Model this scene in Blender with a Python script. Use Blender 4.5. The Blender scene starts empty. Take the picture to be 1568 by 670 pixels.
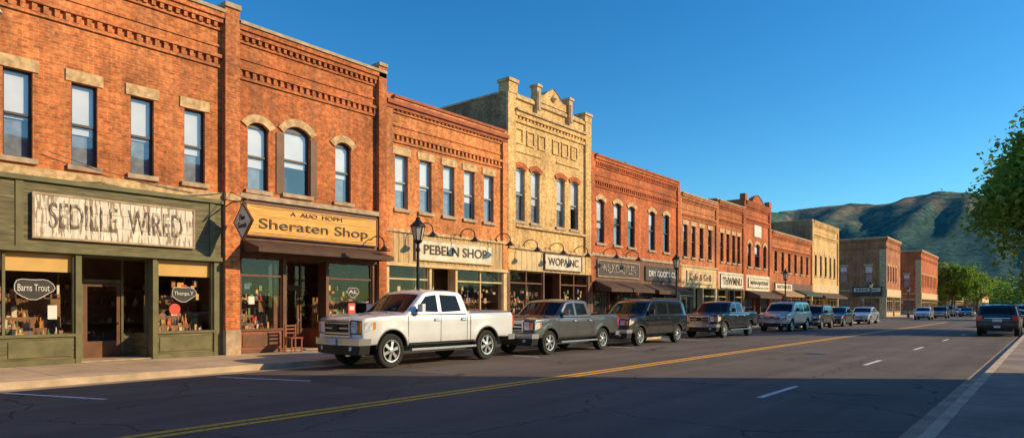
import bpy, bmesh, math, random
from mathutils import Vector, Matrix, noise
R=math.radians
random.seed(7)
scene=bpy.context.scene
scene.view_settings.view_transform='Standard'
scene.view_settings.look='None'
scene.view_settings.exposure=0
COL=scene.collection
# ------------------------------------------------------------------ materials
def new_mat(name):
    m=bpy.data.materials.new(name); m.use_nodes=True
    nt=m.node_tree; b=nt.nodes['Principled BSDF']
    return m,nt,b
def lk(nt,a,b): nt.links.new(a,b)
def noise_val(nt,vec,scale,lo,hi,detail=5,a=.3,b=.7):
    n=nt.nodes.new('ShaderNodeTexNoise'); n.inputs['Scale'].default_value=scale; n.inputs['Detail'].default_value=detail
    lk(nt,vec,n.inputs['Vector'])
    m=nt.nodes.new('ShaderNodeMapRange'); m.inputs['From Min'].default_value=a; m.inputs['From Max'].default_value=b
    m.inputs['To Min'].default_value=lo; m.inputs['To Max'].default_value=hi
    lk(nt,n.outputs['Fac'],m.inputs['Value']); return m.outputs['Result'],n.outputs['Fac']
def mul(nt,a,b):
    m=nt.nodes.new('ShaderNodeMath'); m.operation='MULTIPLY'
    lk(nt,a,m.inputs[0]); lk(nt,b,m.inputs[1]); return m.outputs[0]
def hsv(nt,col_out,val_out,col=None):
    h=nt.nodes.new('ShaderNodeHueSaturation')
    if col_out is not None: lk(nt,col_out,h.inputs['Color'])
    else: h.inputs['Color'].default_value=(*col,1)
    lk(nt,val_out,h.inputs['Value']); return h.outputs['Color']
def mixc(nt,fac,a,b):
    m=nt.nodes.new('ShaderNodeMix'); m.data_type='RGBA'
    if isinstance(fac,float): m.inputs[0].default_value=fac
    else: lk(nt,fac,m.inputs[0])
    for s,i in ((a,6),(b,7)):
        if isinstance(s,tuple): m.inputs[i].default_value=(*s,1)
        else: lk(nt,s,m.inputs[i])
    return m.outputs[2]
def bumpn(nt,b,h,strength,dist=.02):
    n=nt.nodes.new('ShaderNodeBump'); n.inputs['Strength'].default_value=strength; n.inputs['Distance'].default_value=dist
    lk(nt,h,n.inputs['Height']); lk(nt,n.outputs[0],b.inputs['Normal'])
def plain(name,col,rough=.6,metal=0.,coat=0.,var=.15,scale=3.,bump=0.,stretch=None,col2=None,thr=(.45,.6)):
    m,nt,b=new_mat(name)
    tc=nt.nodes.new('ShaderNodeTexCoord'); vec=tc.outputs['Object']
    if stretch:
        mp=nt.nodes.new('ShaderNodeMapping'); mp.inputs['Scale'].default_value=stretch
        lk(nt,vec,mp.inputs['Vector']); vec=mp.outputs[0]
    v,raw=noise_val(nt,vec,scale,1-var,1+var)
    if col2:
        f,_=noise_val(nt,vec,scale*1.7,0,1,8,thr[0],thr[1])
        c=mixc(nt,f,col,col2); c=hsv(nt,c,v)
    else: c=hsv(nt,None,v,col)
    lk(nt,c,b.inputs['Base Color'])
    b.inputs['Roughness'].default_value=rough; b.inputs['Metallic'].default_value=metal
    b.inputs['Coat Weight'].default_value=coat; b.inputs['Coat Roughness'].default_value=.04
    if bump:
        _,r2=noise_val(nt,vec,scale*8,0,1); bumpn(nt,b,r2,bump)
    return m
def brick(name,c1,c2,mort,bw=.22,rh=.076,ms=.009,stain=.35,patch=None):
    m,nt,b=new_mat(name)
    tc=nt.nodes.new('ShaderNodeTexCoord'); ge=nt.nodes.new('ShaderNodeNewGeometry')
    sp=nt.nodes.new('ShaderNodeSeparateXYZ'); lk(nt,tc.outputs['Object'],sp.inputs[0])
    sn=nt.nodes.new('ShaderNodeSeparateXYZ'); lk(nt,ge.outputs['True Normal'],sn.inputs[0])
    ab=nt.nodes.new('ShaderNodeMath'); ab.operation='ABSOLUTE'; lk(nt,sn.outputs[0],ab.inputs[0])
    gt=nt.nodes.new('ShaderNodeMath'); gt.operation='GREATER_THAN'; gt.inputs[1].default_value=.5; lk(nt,ab.outputs[0],gt.inputs[0])
    mx=nt.nodes.new('ShaderNodeMix'); lk(nt,gt.outputs[0],mx.inputs[0]); lk(nt,sp.outputs[0],mx.inputs[2]); lk(nt,sp.outputs[1],mx.inputs[3])
    cb=nt.nodes.new('ShaderNodeCombineXYZ'); lk(nt,mx.outputs[0],cb.inputs[0]); lk(nt,sp.outputs[2],cb.inputs[1])
    wn=nt.nodes.new('ShaderNodeTexNoise'); wn.inputs['Scale'].default_value=2.2; lk(nt,cb.outputs[0],wn.inputs['Vector'])
    wa=nt.nodes.new('ShaderNodeVectorMath'); wa.operation='MULTIPLY_ADD'; lk(nt,wn.outputs['Color'],wa.inputs[0]); wa.inputs[1].default_value=(.03,.022,0); lk(nt,cb.outputs[0],wa.inputs[2])
    bt=nt.nodes.new('ShaderNodeTexBrick'); lk(nt,wa.outputs[0],bt.inputs['Vector'])
    bt.inputs['Scale'].default_value=1; bt.inputs['Brick Width'].default_value=bw; bt.inputs['Row Height'].default_value=rh
    bt.inputs['Mortar Size'].default_value=ms; bt.inputs['Mortar Smooth'].default_value=.2
    bt.inputs['Color1'].default_value=(*c1,1); bt.inputs['Color2'].default_value=(*c2,1); bt.inputs['Mortar'].default_value=(*mort,1)
    v1,_=noise_val(nt,tc.outputs['Object'],.6,1-stain,1+stain*.7,8)
    v2,r2=noise_val(nt,tc.outputs['Object'],9,.66,1.34,4)
    mp=nt.nodes.new('ShaderNodeMapping'); mp.inputs['Scale'].default_value=(3,3,.25); lk(nt,tc.outputs['Object'],mp.inputs['Vector'])
    v3,_=noise_val(nt,mp.outputs[0],1.2,.76,1.18,6)
    f4,_=noise_val(nt,mp.outputs[0],.7,0,.28,8,.52,.7)
    cc=mixc(nt,f4,bt.outputs['Color'],patch or tuple(x*.75+.03 for x in mort))
    c=hsv(nt,cc,mul(nt,mul(nt,v1,v2),v3))
    lk(nt,c,b.inputs['Base Color']); b.inputs['Roughness'].default_value=.88
    inv=nt.nodes.new('ShaderNodeMath'); inv.operation='SUBTRACT'; inv.inputs[0].default_value=1.; lk(nt,bt.outputs['Fac'],inv.inputs[1])
    bumpn(nt,b,inv.outputs[0],.6,.014)
    return m
M={}
M['br1']=brick('brick_red_a',(.74,.215,.058),(.50,.12,.034),(.58,.31,.13))
M['br2']=brick('brick_red_b',(.66,.18,.047),(.45,.10,.028),(.48,.24,.10))
M['br3']=brick('brick_orange',(.80,.27,.08),(.62,.175,.052),(.62,.35,.15))
M['br4']=brick('brick_buff',(.88,.56,.23),(.72,.43,.155),(.64,.43,.2),stain=.26,patch=(.66,.42,.18))
M['br4s']=brick('brick_side_wall',(.50,.27,.12),(.34,.17,.08),(.44,.28,.15),stain=.5)  # browner than the buff front, colour offsets the greenish sky tint in shade
M['br5']=brick('brick_deep',(.68,.16,.044),(.50,.10,.03),(.46,.21,.09))
M['br6']=brick('brick_old',(.70,.235,.08),(.54,.16,.05),(.54,.29,.14))
M['br7']=brick('brick_brown',(.60,.185,.07),(.42,.12,.047),(.44,.25,.13))
M['stone']=plain('sandstone',(.66,.45,.23),.85,var=.28,scale=4,bump=.3,col2=(.48,.31,.15))
M['stone2']=plain('stone_grey',(.46,.34,.22),.85,var=.28,scale=4,bump=.3)
M['terra']=plain('terracotta_trim',(.38,.10,.04),.8,var=.25,scale=3,bump=.2)
M['green']=plain('olive_painted_wood',(.115,.11,.046),.7,var=.35,scale=2,stretch=(1,.6,6),col2=(.19,.15,.08),bump=.2)
M['green2']=plain('olive_trim',(.15,.14,.062),.65,var=.25,scale=3)
M['tanwood']=plain('tan_boards',(.60,.41,.19),.75,var=.25,scale=2.5,stretch=(1,6,.5),bump=.2,col2=(.40,.26,.13))
M['tan2']=plain('cream_paint',(.66,.48,.25),.7,var=.2,scale=2.5)
M['brown']=plain('brown_wood',(.15,.062,.03),.6,var=.3,scale=3)
M['redwood']=plain('red_wood',(.28,.08,.04),.6,var=.25,scale=3)
M['dark']=plain('dark_paint',(.035,.03,.028),.55,var=.2)
M['black']=plain('black_iron',(.014,.014,.015),.4,var=.1)
M['frame']=plain('window_frame_dark',(.055,.04,.035),.5,var=.2)
M['framew']=plain('window_frame_grey',(.34,.33,.30),.55,var=.15)
M['blind']=plain('window_blind',(.80,.80,.82),.9,var=.08,scale=1.5)
M['curt']=plain('curtain_blue_grey',(.26,.29,.34),.9,var=.3,scale=5)
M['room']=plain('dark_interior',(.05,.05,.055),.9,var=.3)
M['intw']=plain('shop_interior',(.22,.115,.05),.8,var=.4,scale=1.5)
M['intf']=plain('shop_floor',(.20,.12,.06),.6,var=.3)
M['shelf']=plain('shelf_wood',(.26,.13,.055),.6,var=.3)
M['blindtan']=plain('roller_blind_tan',(.76,.48,.17),.8,var=.12,scale=1.2)
M['signw']=plain('weathered_white_sign',(.78,.72,.59),.8,var=.2,scale=2,stretch=(1,5,.7),col2=(.36,.26,.18),bump=.3,thr=(.52,.58))
M['signo']=plain('ochre_sign',(.84,.43,.08),.6,var=.18,scale=2,stretch=(1,.5,6),col2=(.66,.31,.05))
M['signc']=plain('cream_sign',(.76,.69,.54),.6,var=.15,scale=2,col2=(.64,.55,.4))
M['signd']=plain('dark_sign',(.06,.045,.042),.6,var=.2)
M['ink']=plain('sign_lettering_dark',(.06,.033,.02),.7,var=.5,scale=6,col2=(.14,.08,.045),thr=(.5,.6))
M['inkf']=plain('sign_lettering_faded',(.16,.12,.10),.8,var=.3,scale=3,col2=(.54,.46,.36),thr=(.49,.57))
M['inkw']=plain('sign_lettering_white',(.75,.72,.65),.6,var=.1)
M['lampglass']=plain('lamp_glass',(.6,.52,.4),.2,var=.05)
M['awn']=plain('awning_brown',(.08,.042,.026),.75,var=.25)
M['awn2']=plain('awning_tan',(.36,.22,.11),.8,var=.2)
M['awn3']=plain('awning_green',(.03,.07,.045),.8,var=.2)
M['roof']=plain('tar_roof',(.07,.065,.06),.9,var=.2)
GOODS=[plain('goods_%d'%i,c,.5,var=.2,scale=8) for i,c in enumerate([(.65,.07,.04),(.68,.44,.15),(.12,.20,.38),(.74,.62,.45),(.12,.24,.10),(.42,.17,.06),(.8,.36,.05),(.05,.045,.045),(.44,.2,.15),(.52,.32,.16),(.09,.06,.045),(.3,.16,.08)])]
def glassmat(name,tint,base,pw=5.):
    m=bpy.data.materials.new(name); m.use_nodes=True; nt=m.node_tree; nt.nodes.clear()
    o=nt.nodes.new('ShaderNodeOutputMaterial'); mx=nt.nodes.new('ShaderNodeMixShader')
    t=nt.nodes.new('ShaderNodeBsdfTransparent'); t.inputs[0].default_value=(*tint,1)
    g=nt.nodes.new('ShaderNodeBsdfGlossy'); g.inputs['Roughness'].default_value=.03; g.inputs[0].default_value=(1,1,1,1)
    f=nt.nodes.new('ShaderNodeLayerWeight'); f.inputs[0].default_value=.5
    p=nt.nodes.new('ShaderNodeMath'); p.operation='POWER'; p.inputs[1].default_value=pw; lk(nt,f.outputs['Facing'],p.inputs[0])
    a=nt.nodes.new('ShaderNodeMath'); a.operation='ADD'; a.use_clamp=True; a.inputs[1].default_value=base
    tc=nt.nodes.new('ShaderNodeTexCoord'); n=nt.nodes.new('ShaderNodeTexNoise'); n.inputs['Scale'].default_value=.9
    lk(nt,tc.outputs['Object'],n.inputs['Vector'])
    bp=nt.nodes.new('ShaderNodeBump'); bp.inputs['Strength'].default_value=.08; bp.inputs['Distance'].default_value=.05; lk(nt,n.outputs[0],bp.inputs['Height']); lk(nt,bp.outputs[0],g.inputs['Normal'])
    lk(nt,p.outputs[0],a.inputs[0]); lk(nt,a.outputs[0],mx.inputs[0]); lk(nt,t.outputs[0],mx.inputs[1]); lk(nt,g.outputs[0],mx.inputs[2]); lk(nt,mx.outputs[0],o.inputs[0])
    return m
M['glass']=glassmat('shop_glass',(.96,.96,.95),.035)
M['wglass']=glassmat('window_glass',(.90,.93,.96),.13,4.)

# ------------------------------------------------------------------ mesh builder
class MB:
    def __init__(s,name,T=None): s.name=name; s.v=[]; s.f=[]; s.m=[]; s.mats=[]; s.T=T
    def mi(s,mat):
        if mat not in s.mats: s.mats.append(mat)
        return s.mats.index(mat)
    def add(s,pts):
        n=len(s.v)
        for p in pts: s.v.append(s.T(*p) if s.T else tuple(p))
        return n
    def face(s,pts,mat):
        n=s.add(pts); s.f.append(tuple(range(n,n+len(pts)))); s.m.append(s.mi(mat))
    def box(s,x0,x1,y0,y1,z0,z1,mat):
        n=s.add([(x0,y0,z0),(x1,y0,z0),(x1,y1,z0),(x0,y1,z0),(x0,y0,z1),(x1,y0,z1),(x1,y1,z1),(x0,y1,z1)])
        k=s.mi(mat)
        for q in ((0,3,2,1),(4,5,6,7),(0,1,5,4),(1,2,6,5),(2,3,7,6),(3,0,4,7)):
            s.f.append(tuple(n+i for i in q)); s.m.append(k)
    def cyl(s,p0,p1,r0,r1,mat,n=10,cap=True):
        a=Vector(p0); b=Vector(p1); d=(b-a).normalized()
        u=d.orthogonal().normalized(); w=d.cross(u)
        ring=[]
        for c,r in ((a,r0),(b,r1)):
            ring.append(s.add([tuple(c+u*math.cos(2*math.pi*i/n)*r+w*math.sin(2*math.pi*i/n)*r) for i in range(n)]))
        k=s.mi(mat)
        for i in range(n):
            j=(i+1)%n; s.f.append((ring[0]+i,ring[0]+j,ring[1]+j,ring[1]+i)); s.m.append(k)
        if cap:
            s.f.append(tuple(ring[0]+i for i in reversed(range(n)))); s.m.append(k)
            s.f.append(tuple(ring[1]+i for i in range(n))); s.m.append(k)
    def tube(s,pts,r,mat,n=8):
        for a,b in zip(pts[:-1],pts[1:]): s.cyl(a,b,r,r,mat,n)
    def lathe(s,c,prof,mat,n=16,axis='z'):
        k=s.mi(mat); rings=[]
        for (r,h) in prof:
            pts=[]
            for i in range(n):
                t=2*math.pi*i/n
                if axis=='z': pts.append((c[0]+r*math.cos(t),c[1]+r*math.sin(t),c[2]+h))
                else: pts.append((c[0]+r*math.cos(t),c[1]+h,c[2]+r*math.sin(t)))
            rings.append(s.add(pts))
        for a,b in zip(rings[:-1],rings[1:]):
            for i in range(n):
                j=(i+1)%n; s.f.append((a+i,a+j,b+j,b+i)); s.m.append(k)
    def finish(s,parent=None,smooth=False,bevel=0):
        me=bpy.data.meshes.new(s.name); me.from_pydata(s.v,[],s.f)
        for m in s.mats: me.materials.append(m)
        me.polygons.foreach_set('material_index',s.m)
        if smooth:
            me.polygons.foreach_set('use_smooth',[True]*len(me.polygons)); me.set_sharp_from_angle(angle=R(35))
        me.update()
        o=bpy.data.objects.new(s.name,me); COL.objects.link(o)
        if parent: o.parent=parent
        if bevel:
            b=o.modifiers.new('bevel','BEVEL'); b.width=bevel; b.segments=2; b.limit_method='ANGLE'
        return o
def empty(name,loc=(0,0,0),rot=0.):
    e=bpy.data.objects.new(name,None); e.empty_display_size=.3; COL.objects.link(e)
    e.location=loc; e.rotation_euler=(0,0,rot); return e
def text(s,y,z,w,h,mat,x,parent,rot=(R(90),0,R(90)),name='lettering',off=.0):
    cu=bpy.data.curves.new(name,'FONT'); cu.body=s; cu.align_x='CENTER'; cu.align_y='CENTER'; cu.extrude=.008; cu.offset=off
    cu.materials.append(mat)
    o=bpy.data.objects.new(name,cu); COL.objects.link(o); bpy.context.view_layer.update()
    d=o.dimensions; o.scale=(w/max(d.x,.01),h/max(d.y,.01),1)
    o.location=(x,y,z); o.rotation_euler=rot
    if parent: o.parent=parent
    return o
# ------------------------------------------------------------------ facade tools (d outward, u along, z up)
FX=-19.5
TF=lambda d,u,z:(FX+d,u,z)
def holes_wall(mb,u0,u1,z0,z1,wins,mat):
    us=sorted({u0,u1}|{a for w in wins for a in (w[0]-w[1]/2,w[0]+w[1]/2)})
    zs=sorted({z0,z1}|{a for w in wins for a in (w[2],w[3])})
    for a,b in zip(us[:-1],us[1:]):
        for c,d in zip(zs[:-1],zs[1:]):
            mu=(a+b)/2; mz=(c+d)/2
            if any(abs(mu-w[0])<w[1]/2 and w[2]<mz<w[3] for w in wins): continue
            mb.face([(0,a,c),(0,b,c),(0,b,d),(0,a,d)],mat)
def arc(uc,w,ztop,rise,n=10,ext=0,up=0):
    hw=w/2
    if rise<=0: return [(uc-hw-ext,ztop+up),(uc+hw+ext,ztop+up)]
    rad=(hw*hw+rise*rise)/(2*rise); cz=ztop-rad
    th=math.asin(min(1,hw/rad)); rr=rad+up; th2=th*(1+ext)
    return [(uc+rr*math.sin(-th2+2*th2*i/n),cz+rr*math.cos(-th2+2*th2*i/n)) for i in range(n+1)]
def window(mb,gb,w,wall,lint,style,frame,sill=True,rev=.14,blind=None,detail=True):
    uc,wd,za,zb,rise=w; a=uc-wd/2; b=uc+wd/2
    if rise>0:
        pa=arc(uc,wd,zb,rise)
        for p,q in zip(pa[:-1],pa[1:]):
            mb.face([(0,p[0],p[1]),(0,q[0],q[1]),(0,q[0],zb+.0001),(0,p[0],zb+.0001)],wall)
            mb.face([(0,p[0],p[1]),(0,q[0],q[1]),(-rev,q[0],q[1]),(-rev,p[0],p[1])],wall)
    else: mb.face([(0,a,zb),(0,b,zb),(-rev,b,zb),(-rev,a,zb)],wall)
    mb.face([(0,a,za),(-rev,a,za),(-rev,a,zb),(0,a,zb)],wall)
    mb.face([(0,b,za),(-rev,b,za),(-rev,b,zb),(0,b,zb)],wall)
    mb.face([(0,a,za),(0,b,za),(-rev,b,za),(-rev,a,za)],wall)
    f=.05; d0=-rev-.05; d1=-rev+.03
    mb.box(d0,d1,a+.001,a+f,za+.001,zb-.002,frame); mb.box(d0,d1,b-f,b-.001,za+.001,zb-.002,frame)
    mb.box(d0,d1-.002,a+f,b-f,za+.002,za+f,frame); mb.box(d0,d1-.002,a+f,b-f,zb-f-rise*.7,zb-.003,frame)
    zm=(za+zb)/2; mb.box(d0,d1+.01,a+f,b-f,zm-.03,zm+.03,frame)
    gb.face([(d1-.03,a+f,zm),(d1-.03,b-f,zm),(d1-.03,b-f,zb-f),(d1-.03,a+f,zb-f)],M['wglass'])
    gb.face([(d1-.05,a+f,za+f),(d1-.05,b-f,za+f),(d1-.05,b-f,zm),(d1-.05,a+f,zm)],M['wglass'])
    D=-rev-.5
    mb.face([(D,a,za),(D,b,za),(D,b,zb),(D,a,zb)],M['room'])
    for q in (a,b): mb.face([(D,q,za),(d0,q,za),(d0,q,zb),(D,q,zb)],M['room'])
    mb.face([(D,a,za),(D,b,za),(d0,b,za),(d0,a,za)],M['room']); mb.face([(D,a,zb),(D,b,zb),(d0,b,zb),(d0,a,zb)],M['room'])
    bf=(blind if blind is not None else .45)+random.choice([0,0,0,.12,-.12,.3,-.3])*(.5 if blind and blind>.48 else 1)
    bf=max(0,min(.95,bf))
    zc=zb-(zb-za)*bf
    if bf>0.03: mb.face([(d0-.005,a+.01,zc),(d0-.005,b-.01,zc),(d0-.005,b-.01,zb),(d0-.005,a+.01,zb)],M['blind'])
    if random.random()<.75: mb.face([(d0-.05,a+.01,za),(d0-.05,b-.01,za),(d0-.05,b-.01,zc+.1),(d0-.05,a+.01,zc+.1)],M['curt'])
    if sill: mb.box(-.02,.09,a-.1,b+.1,za-.13,za-.005,M['stone2'] if sill is True else sill)
    if style=='flat': mb.box(-.02,.035,a-.13,b+.13,zb+.004,zb+.30,lint)
    elif style=='arch' and rise>0:
        lo=arc(uc,wd,zb,rise,10,.12,.004); hi=arc(uc,wd,zb,rise,10,.12,.25)
        for i in range(10):
            p,q,r_,s_=lo[i],lo[i+1],hi[i+1],hi[i]; D1=.05
            mb.face([(D1,*p),(D1,*q),(D1,*r_),(D1,*s_)],lint)
            mb.face([(D1,*s_),(D1,*r_),(0,*r_),(0,*s_)],lint); mb.face([(D1,*p),(D1,*q),(-.01,*q),(-.01,*p)],lint)
        for i,j in ((0,0),(10,10)):
            mb.face([(D1,*lo[i]),(D1,*hi[j]),(0,*hi[j]),(0,*lo[i])],lint)
def dentils(mb,u0,u1,z0,z1,proj,w,gap,mat):
    u=u0
    while u+w<u1: mb.box(-.01,proj,u,u+w,z0,z1,mat); u+=w+gap
def band(mb,u0,u1,z0,z1,proj,mat): mb.box(-.015,proj,u0,u1,z0,z1,mat)
def cornice(mb,u0,u1,H,mat,cop):
    band(mb,u0,u1,H-1.75,H-1.66,.06,mat)
    dentils(mb,u0,u1,H-1.66,H-1.46,.075,.11,.13,mat)
    band(mb,u0,u1,H-1.46,H-1.36,.11,mat)
    band(mb,u0,u1,H-1.12,H-1.05,.04,mat)
    band(mb,u0,u1,H-.62,H-.54,.06,mat)
    dentils(mb,u0,u1,H-.54,H-.40,.11,.10,.12,mat)
    band(mb,u0,u1,H-.40,H-.26,.14,mat); band(mb,u0,u1,H-.26,H-.1,.2,mat)
    band(mb,u0,u1,H-.1,H,.25,cop)
def shell(mb,u0,u1,z0,H,depth,wall,cop,side=None):
    a=u0+.004; b=u1-.004; sd=side or wall
    mb.face([(0,a,0),(-depth,a,0),(-depth,a,H),(0,a,H)],sd)
    mb.face([(0,b,0),(-depth,b,0),(-depth,b,H),(0,b,H)],sd)
    mb.face([(-depth,a,0),(-depth,b,0),(-depth,b,H),(-depth,a,H)],sd)
    mb.face([(-.3,a,H-.02),(-.3,b,H-.02),(-.3,b,H-.8),(-.3,a,H-.8)],wall)
    mb.face([(-.01,a,H-.7),(-.01,b,H-.7),(-depth,b,H-.7),(-depth,a,H-.7)],M['roof'])
    mb.box(-depth,-.36,a-.03,a+.3,H-.003,H+.09,cop); mb.box(-depth,-.36,b-.3,b+.03,H-.003,H+.09,cop)
    mb.box(-.36,.05,a-.001,b+.001,H+.001,H+.085,cop)
def goods(mb,d0,d1,u0,u1,z,n,hmax=.4):
    for i in range(n):
        u=random.uniform(u0,u1-.05); d=random.uniform(d0,d1); h=random.uniform(.05,hmax)*random.uniform(.5,1); w=random.uniform(.025,.075)
        m=random.choice(GOODS); t=random.random()
        if t<.35: mb.box(d-w/2,d+w/2,u,u+w*1.5,z,z+h,m)
        elif t<.55: mb.box(d-w,d+w,u,u+w*2.4,z,z+h*.4,m)
        else:
            n0=8; r=w*.7
            mb.cyl((d,u,z),(d,u,z+h*.6),r*.8,r,m,n0); mb.cyl((d,u,z+h*.6),(d,u,z+h),r*.5,r*.25,m,n0)
def store(root,T,u0,u1,ztop,segs,frame,bulk,pier,blind=False,far=False,bz=.85):
    mb=MB('storefront',T); gb=MB('shop_window_glass',T); it=MB('shop_interior',T)
    g=.15
    D=-3.
    it.face([(D,u0+.05,g+.03),(D,u1-.05,g+.03),(0,u1-.05,g+.03),(0,u0+.05,g+.03)],M['intf'])
    it.face([(D,u0+.05,ztop+.03),(D,u1-.05,ztop+.03),(0,u1-.05,ztop+.03),(0,u0+.05,ztop+.03)],M['intw'])
    it.face([(D,u0+.05,g),(D,u1-.05,g),(D,u1-.05,ztop+.03),(D,u0+.05,ztop+.03)],M['intw'])
    for q in (u0+.05,u1-.05): it.face([(D,q,g),(0,q,g),(0,q,ztop+.03),(D,q,ztop+.03)],M['intw'])
    if not far:
        for zz in (.6,1.1,1.6,2.1):
            it.box(D+.05,D+.4,u0+.2,u1-.2,zz,zz+.04,M['shelf']); goods(it,D+.15,D+.35,u0+.2,u1-.3,zz+.04,int((u1-u0)*10),.35)
    for t,a,b in segs:
        if t=='pier': mb.box(-.3,.045,a,b,g,ztop,pier)
        elif t=='win':
            mb.box(-.14,0,a,b,g,bz,bulk); mb.box(-.16,.04,a,b,bz,bz+.07,frame)
            mb.box(-.13,.03,a,b,g,g+.12,frame)
            n=max(1,round((b-a)/1.6)); w=(b-a)/n
            for i in range(n):
                mb.box(-.1,.02,a+i*w+.08,a+(i+1)*w-.08,g+.2,bz-.1,frame)
                if i: mb.box(-.12,-.02,a+i*w-.03,a+i*w+.03,bz+.07,ztop-.06,frame)
            mb.box(-.12,-.01,a,a+.05,bz+.07,ztop-.06,frame); mb.box(-.12,-.01,b-.05,b,bz+.07,ztop-.06,frame)
            mb.box(-.13,-.005,a,b,ztop-.06,ztop,frame)
            if not blind: mb.box(-.12,-.015,a+.05,b-.05,ztop-.62,ztop-.56,frame)
            gb.face([(-.07,a,bz),(-.07,b,bz),(-.07,b,ztop),(-.07,a,ztop)],M['glass'])
            if blind:
                it.face([(-.13,a+.05,ztop-.5),(-.13,b-.05,ztop-.5),(-.12,b-.05,ztop-.02),(-.12,a+.05,ztop-.02)],M['blindtan'])
            if not far:
                it.box(-.95,-.17,a+.04,b-.04,g+.04,bz-.05,M['shelf'])
                L=b-a
                goods(it,-.55,-.2,a+.08,b-.15,bz-.05,int(L*34),.40)
                it.box(-.75,-.58,a+.1,b-.1,bz-.05,bz+.22,M['shelf']); goods(it,-.73,-.6,a+.1,b-.2,bz+.22,int(L*18),.36)
                it.box(-.97,-.78,a+.1,b-.1,bz-.05,bz+.5,M['shelf']); goods(it,-.93,-.8,a+.1,b-.2,bz+.5,int(L*18),.36)
                it.box(-.7,-.5,a+.15,b-.15,1.82,1.84,M['shelf']); goods(it,-.67,-.53,a+.2,b-.25,1.84,int(L*14),.26)
                it.box(-1.05,-1.0,a+.05,b-.05,g,1.95,M['intw'])
                for k in range(int(L*7)):
                    u=random.uniform(a+.1,b-.3); z=random.uniform(1.7,2.35); hh=random.uniform(.06,.24); ww=random.uniform(.05,.2); dd_=random.uniform(-.6,-.15)
                    it.box(dd_-.02,dd_,u,u+ww,z,z+hh,random.choice(GOODS)); it.box(dd_-.012,dd_-.006,u+ww*.5,u+ww*.5+.006,z+hh,ztop,M['black'])
            else:
                it.box(-.95,-.17,a+.04,b-.04,g+.04,bz+.1,M['shelf']); goods(it,-.85,-.25,a+.08,b-.15,bz+.1,int((b-a)*9),.7)
        elif t=='door':
            dd=-1.15
            for q,s in ((a,1),(b,-1)):
                mb.box(dd,-.3,min(q,q+s*.06),max(q,q+s*.06),g,bz,bulk)
                gb.face([(dd,q+s*.03,bz),(-.3,q+s*.03,bz),(-.3,q+s*.03,ztop),(dd,q+s*.03,ztop)],M['glass'])
                mb.box(-.36,-.3,min(q,q+s*.06),max(q,q+s*.06),bz,ztop,frame)
            mb.box(dd-.05,-.02,a,b,ztop-.05,ztop-.005,frame)
            mb.box(dd,0,a,b,g+.005,g+.04,M['stone2'])
            c=(a+b)/2; hw=.48
            mb.box(dd-.06,dd,a+.06,c-hw,g,bz,bulk); mb.box(dd-.06,dd,c+hw,b-.06,g,bz,bulk)
            mb.box(dd-.07,dd+.02,c-hw-.06,c-hw,g,ztop,frame); mb.box(dd-.07,dd+.02,c+hw,c+hw+.06,g,ztop,frame)
            mb.box(dd-.07,dd+.015,c-hw,c+hw,2.3,2.38,frame)
            mb.box(dd-.05,dd-.01,c-hw,c+hw,g+.03,.65,M['brown']); 
            mb.box(dd-.05,dd-.01,c-hw,c-hw+.11,.65,2.3,M['brown']); mb.box(dd-.05,dd-.01,c+hw-.11,c+hw,.65,2.3,M['brown'])
            mb.box(dd-.05,dd-.01,c-hw+.11,c+hw-.11,2.18,2.3,M['brown'])
            mb.cyl((dd,c+hw-.08,1.15),(dd+.06,c+hw-.08,1.15),.03,.03,M['stone2'],8)
            gb.face([(dd-.03,a+.06,.65),(dd-.03,b-.06,.65),(dd-.03,b-.06,ztop),(dd-.03,a+.06,ztop)],M['glass'])
    mb.finish(root); gb.finish(root); it.finish(root)
def autosegs(u0,u1):
    L=u1-u0; c=(u0+u1)/2; p=.22
    return [('pier',u0,u0+p),('win',u0+p,c-.75),('pier',c-.75,c-.65),('door',c-.65,c+.65),('pier',c+.65,c+.75),('win',c+.75,u1-p),('pier',u1-p,u1)]
def boards(mb,u0,u1,z0,z1,d,w,mat):
    u=u0; i=0
    while u<u1-.01:
        e=min(u+w,u1); mb.box(-.02,d+(.012 if i%2 else 0),u+.002,e,z0,z1,mat); u=e; i+=1
def shop_sign(y0,y1,z0,z1,board,label,ink,x=FX+.16,border=None,sub=None,name='shop_sign',fh=.6,off=.012):
    r=empty(name); mb=MB('board'); mb.box(x-.05,x,y0,y1,z0,z1,board)
    t=.05; bm_=border or M['brown']
    mb.box(x-.052,x+.02,y0-t,y0,z0-t,z1+t,bm_); mb.box(x-.052,x+.02,y1,y1+t,z0-t,z1+t,bm_)
    mb.box(x-.052,x+.018,y0,y1,z0-t,z0,bm_); mb.box(x-.052,x+.018,y0,y1,z1,z1+t,bm_)
    if z1-z0>.9:
        for zz in (z0+(z1-z0)*.33,z0+(z1-z0)*.66): mb.box(x-.01,x+.002,y0,y1,zz-.004,zz+.004,M['brown'])
    mb.finish(r)
    h=z1-z0; yc=(y0+y1)/2; zc=(z0+z1)/2
    if sub:
        text(label,yc,z0+h*.38,(y1-y0)*.84,h*.44,ink,x+.012,r,off=off); text(sub,yc,z1-h*.18,(y1-y0)*.4,h*.14,ink,x+.012,r)
        lb=MB('flourish'); 
        for zz in (z0+.06,z1-.06): lb.box(x,x+.006,y0+.12,y1-.12,zz-.008,zz+.008,ink)
        lb.finish(r)
    else: text(label,yc,zc,(y1-y0)*.84,h*fh,ink,x+.012,r,off=off)
    return r
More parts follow.
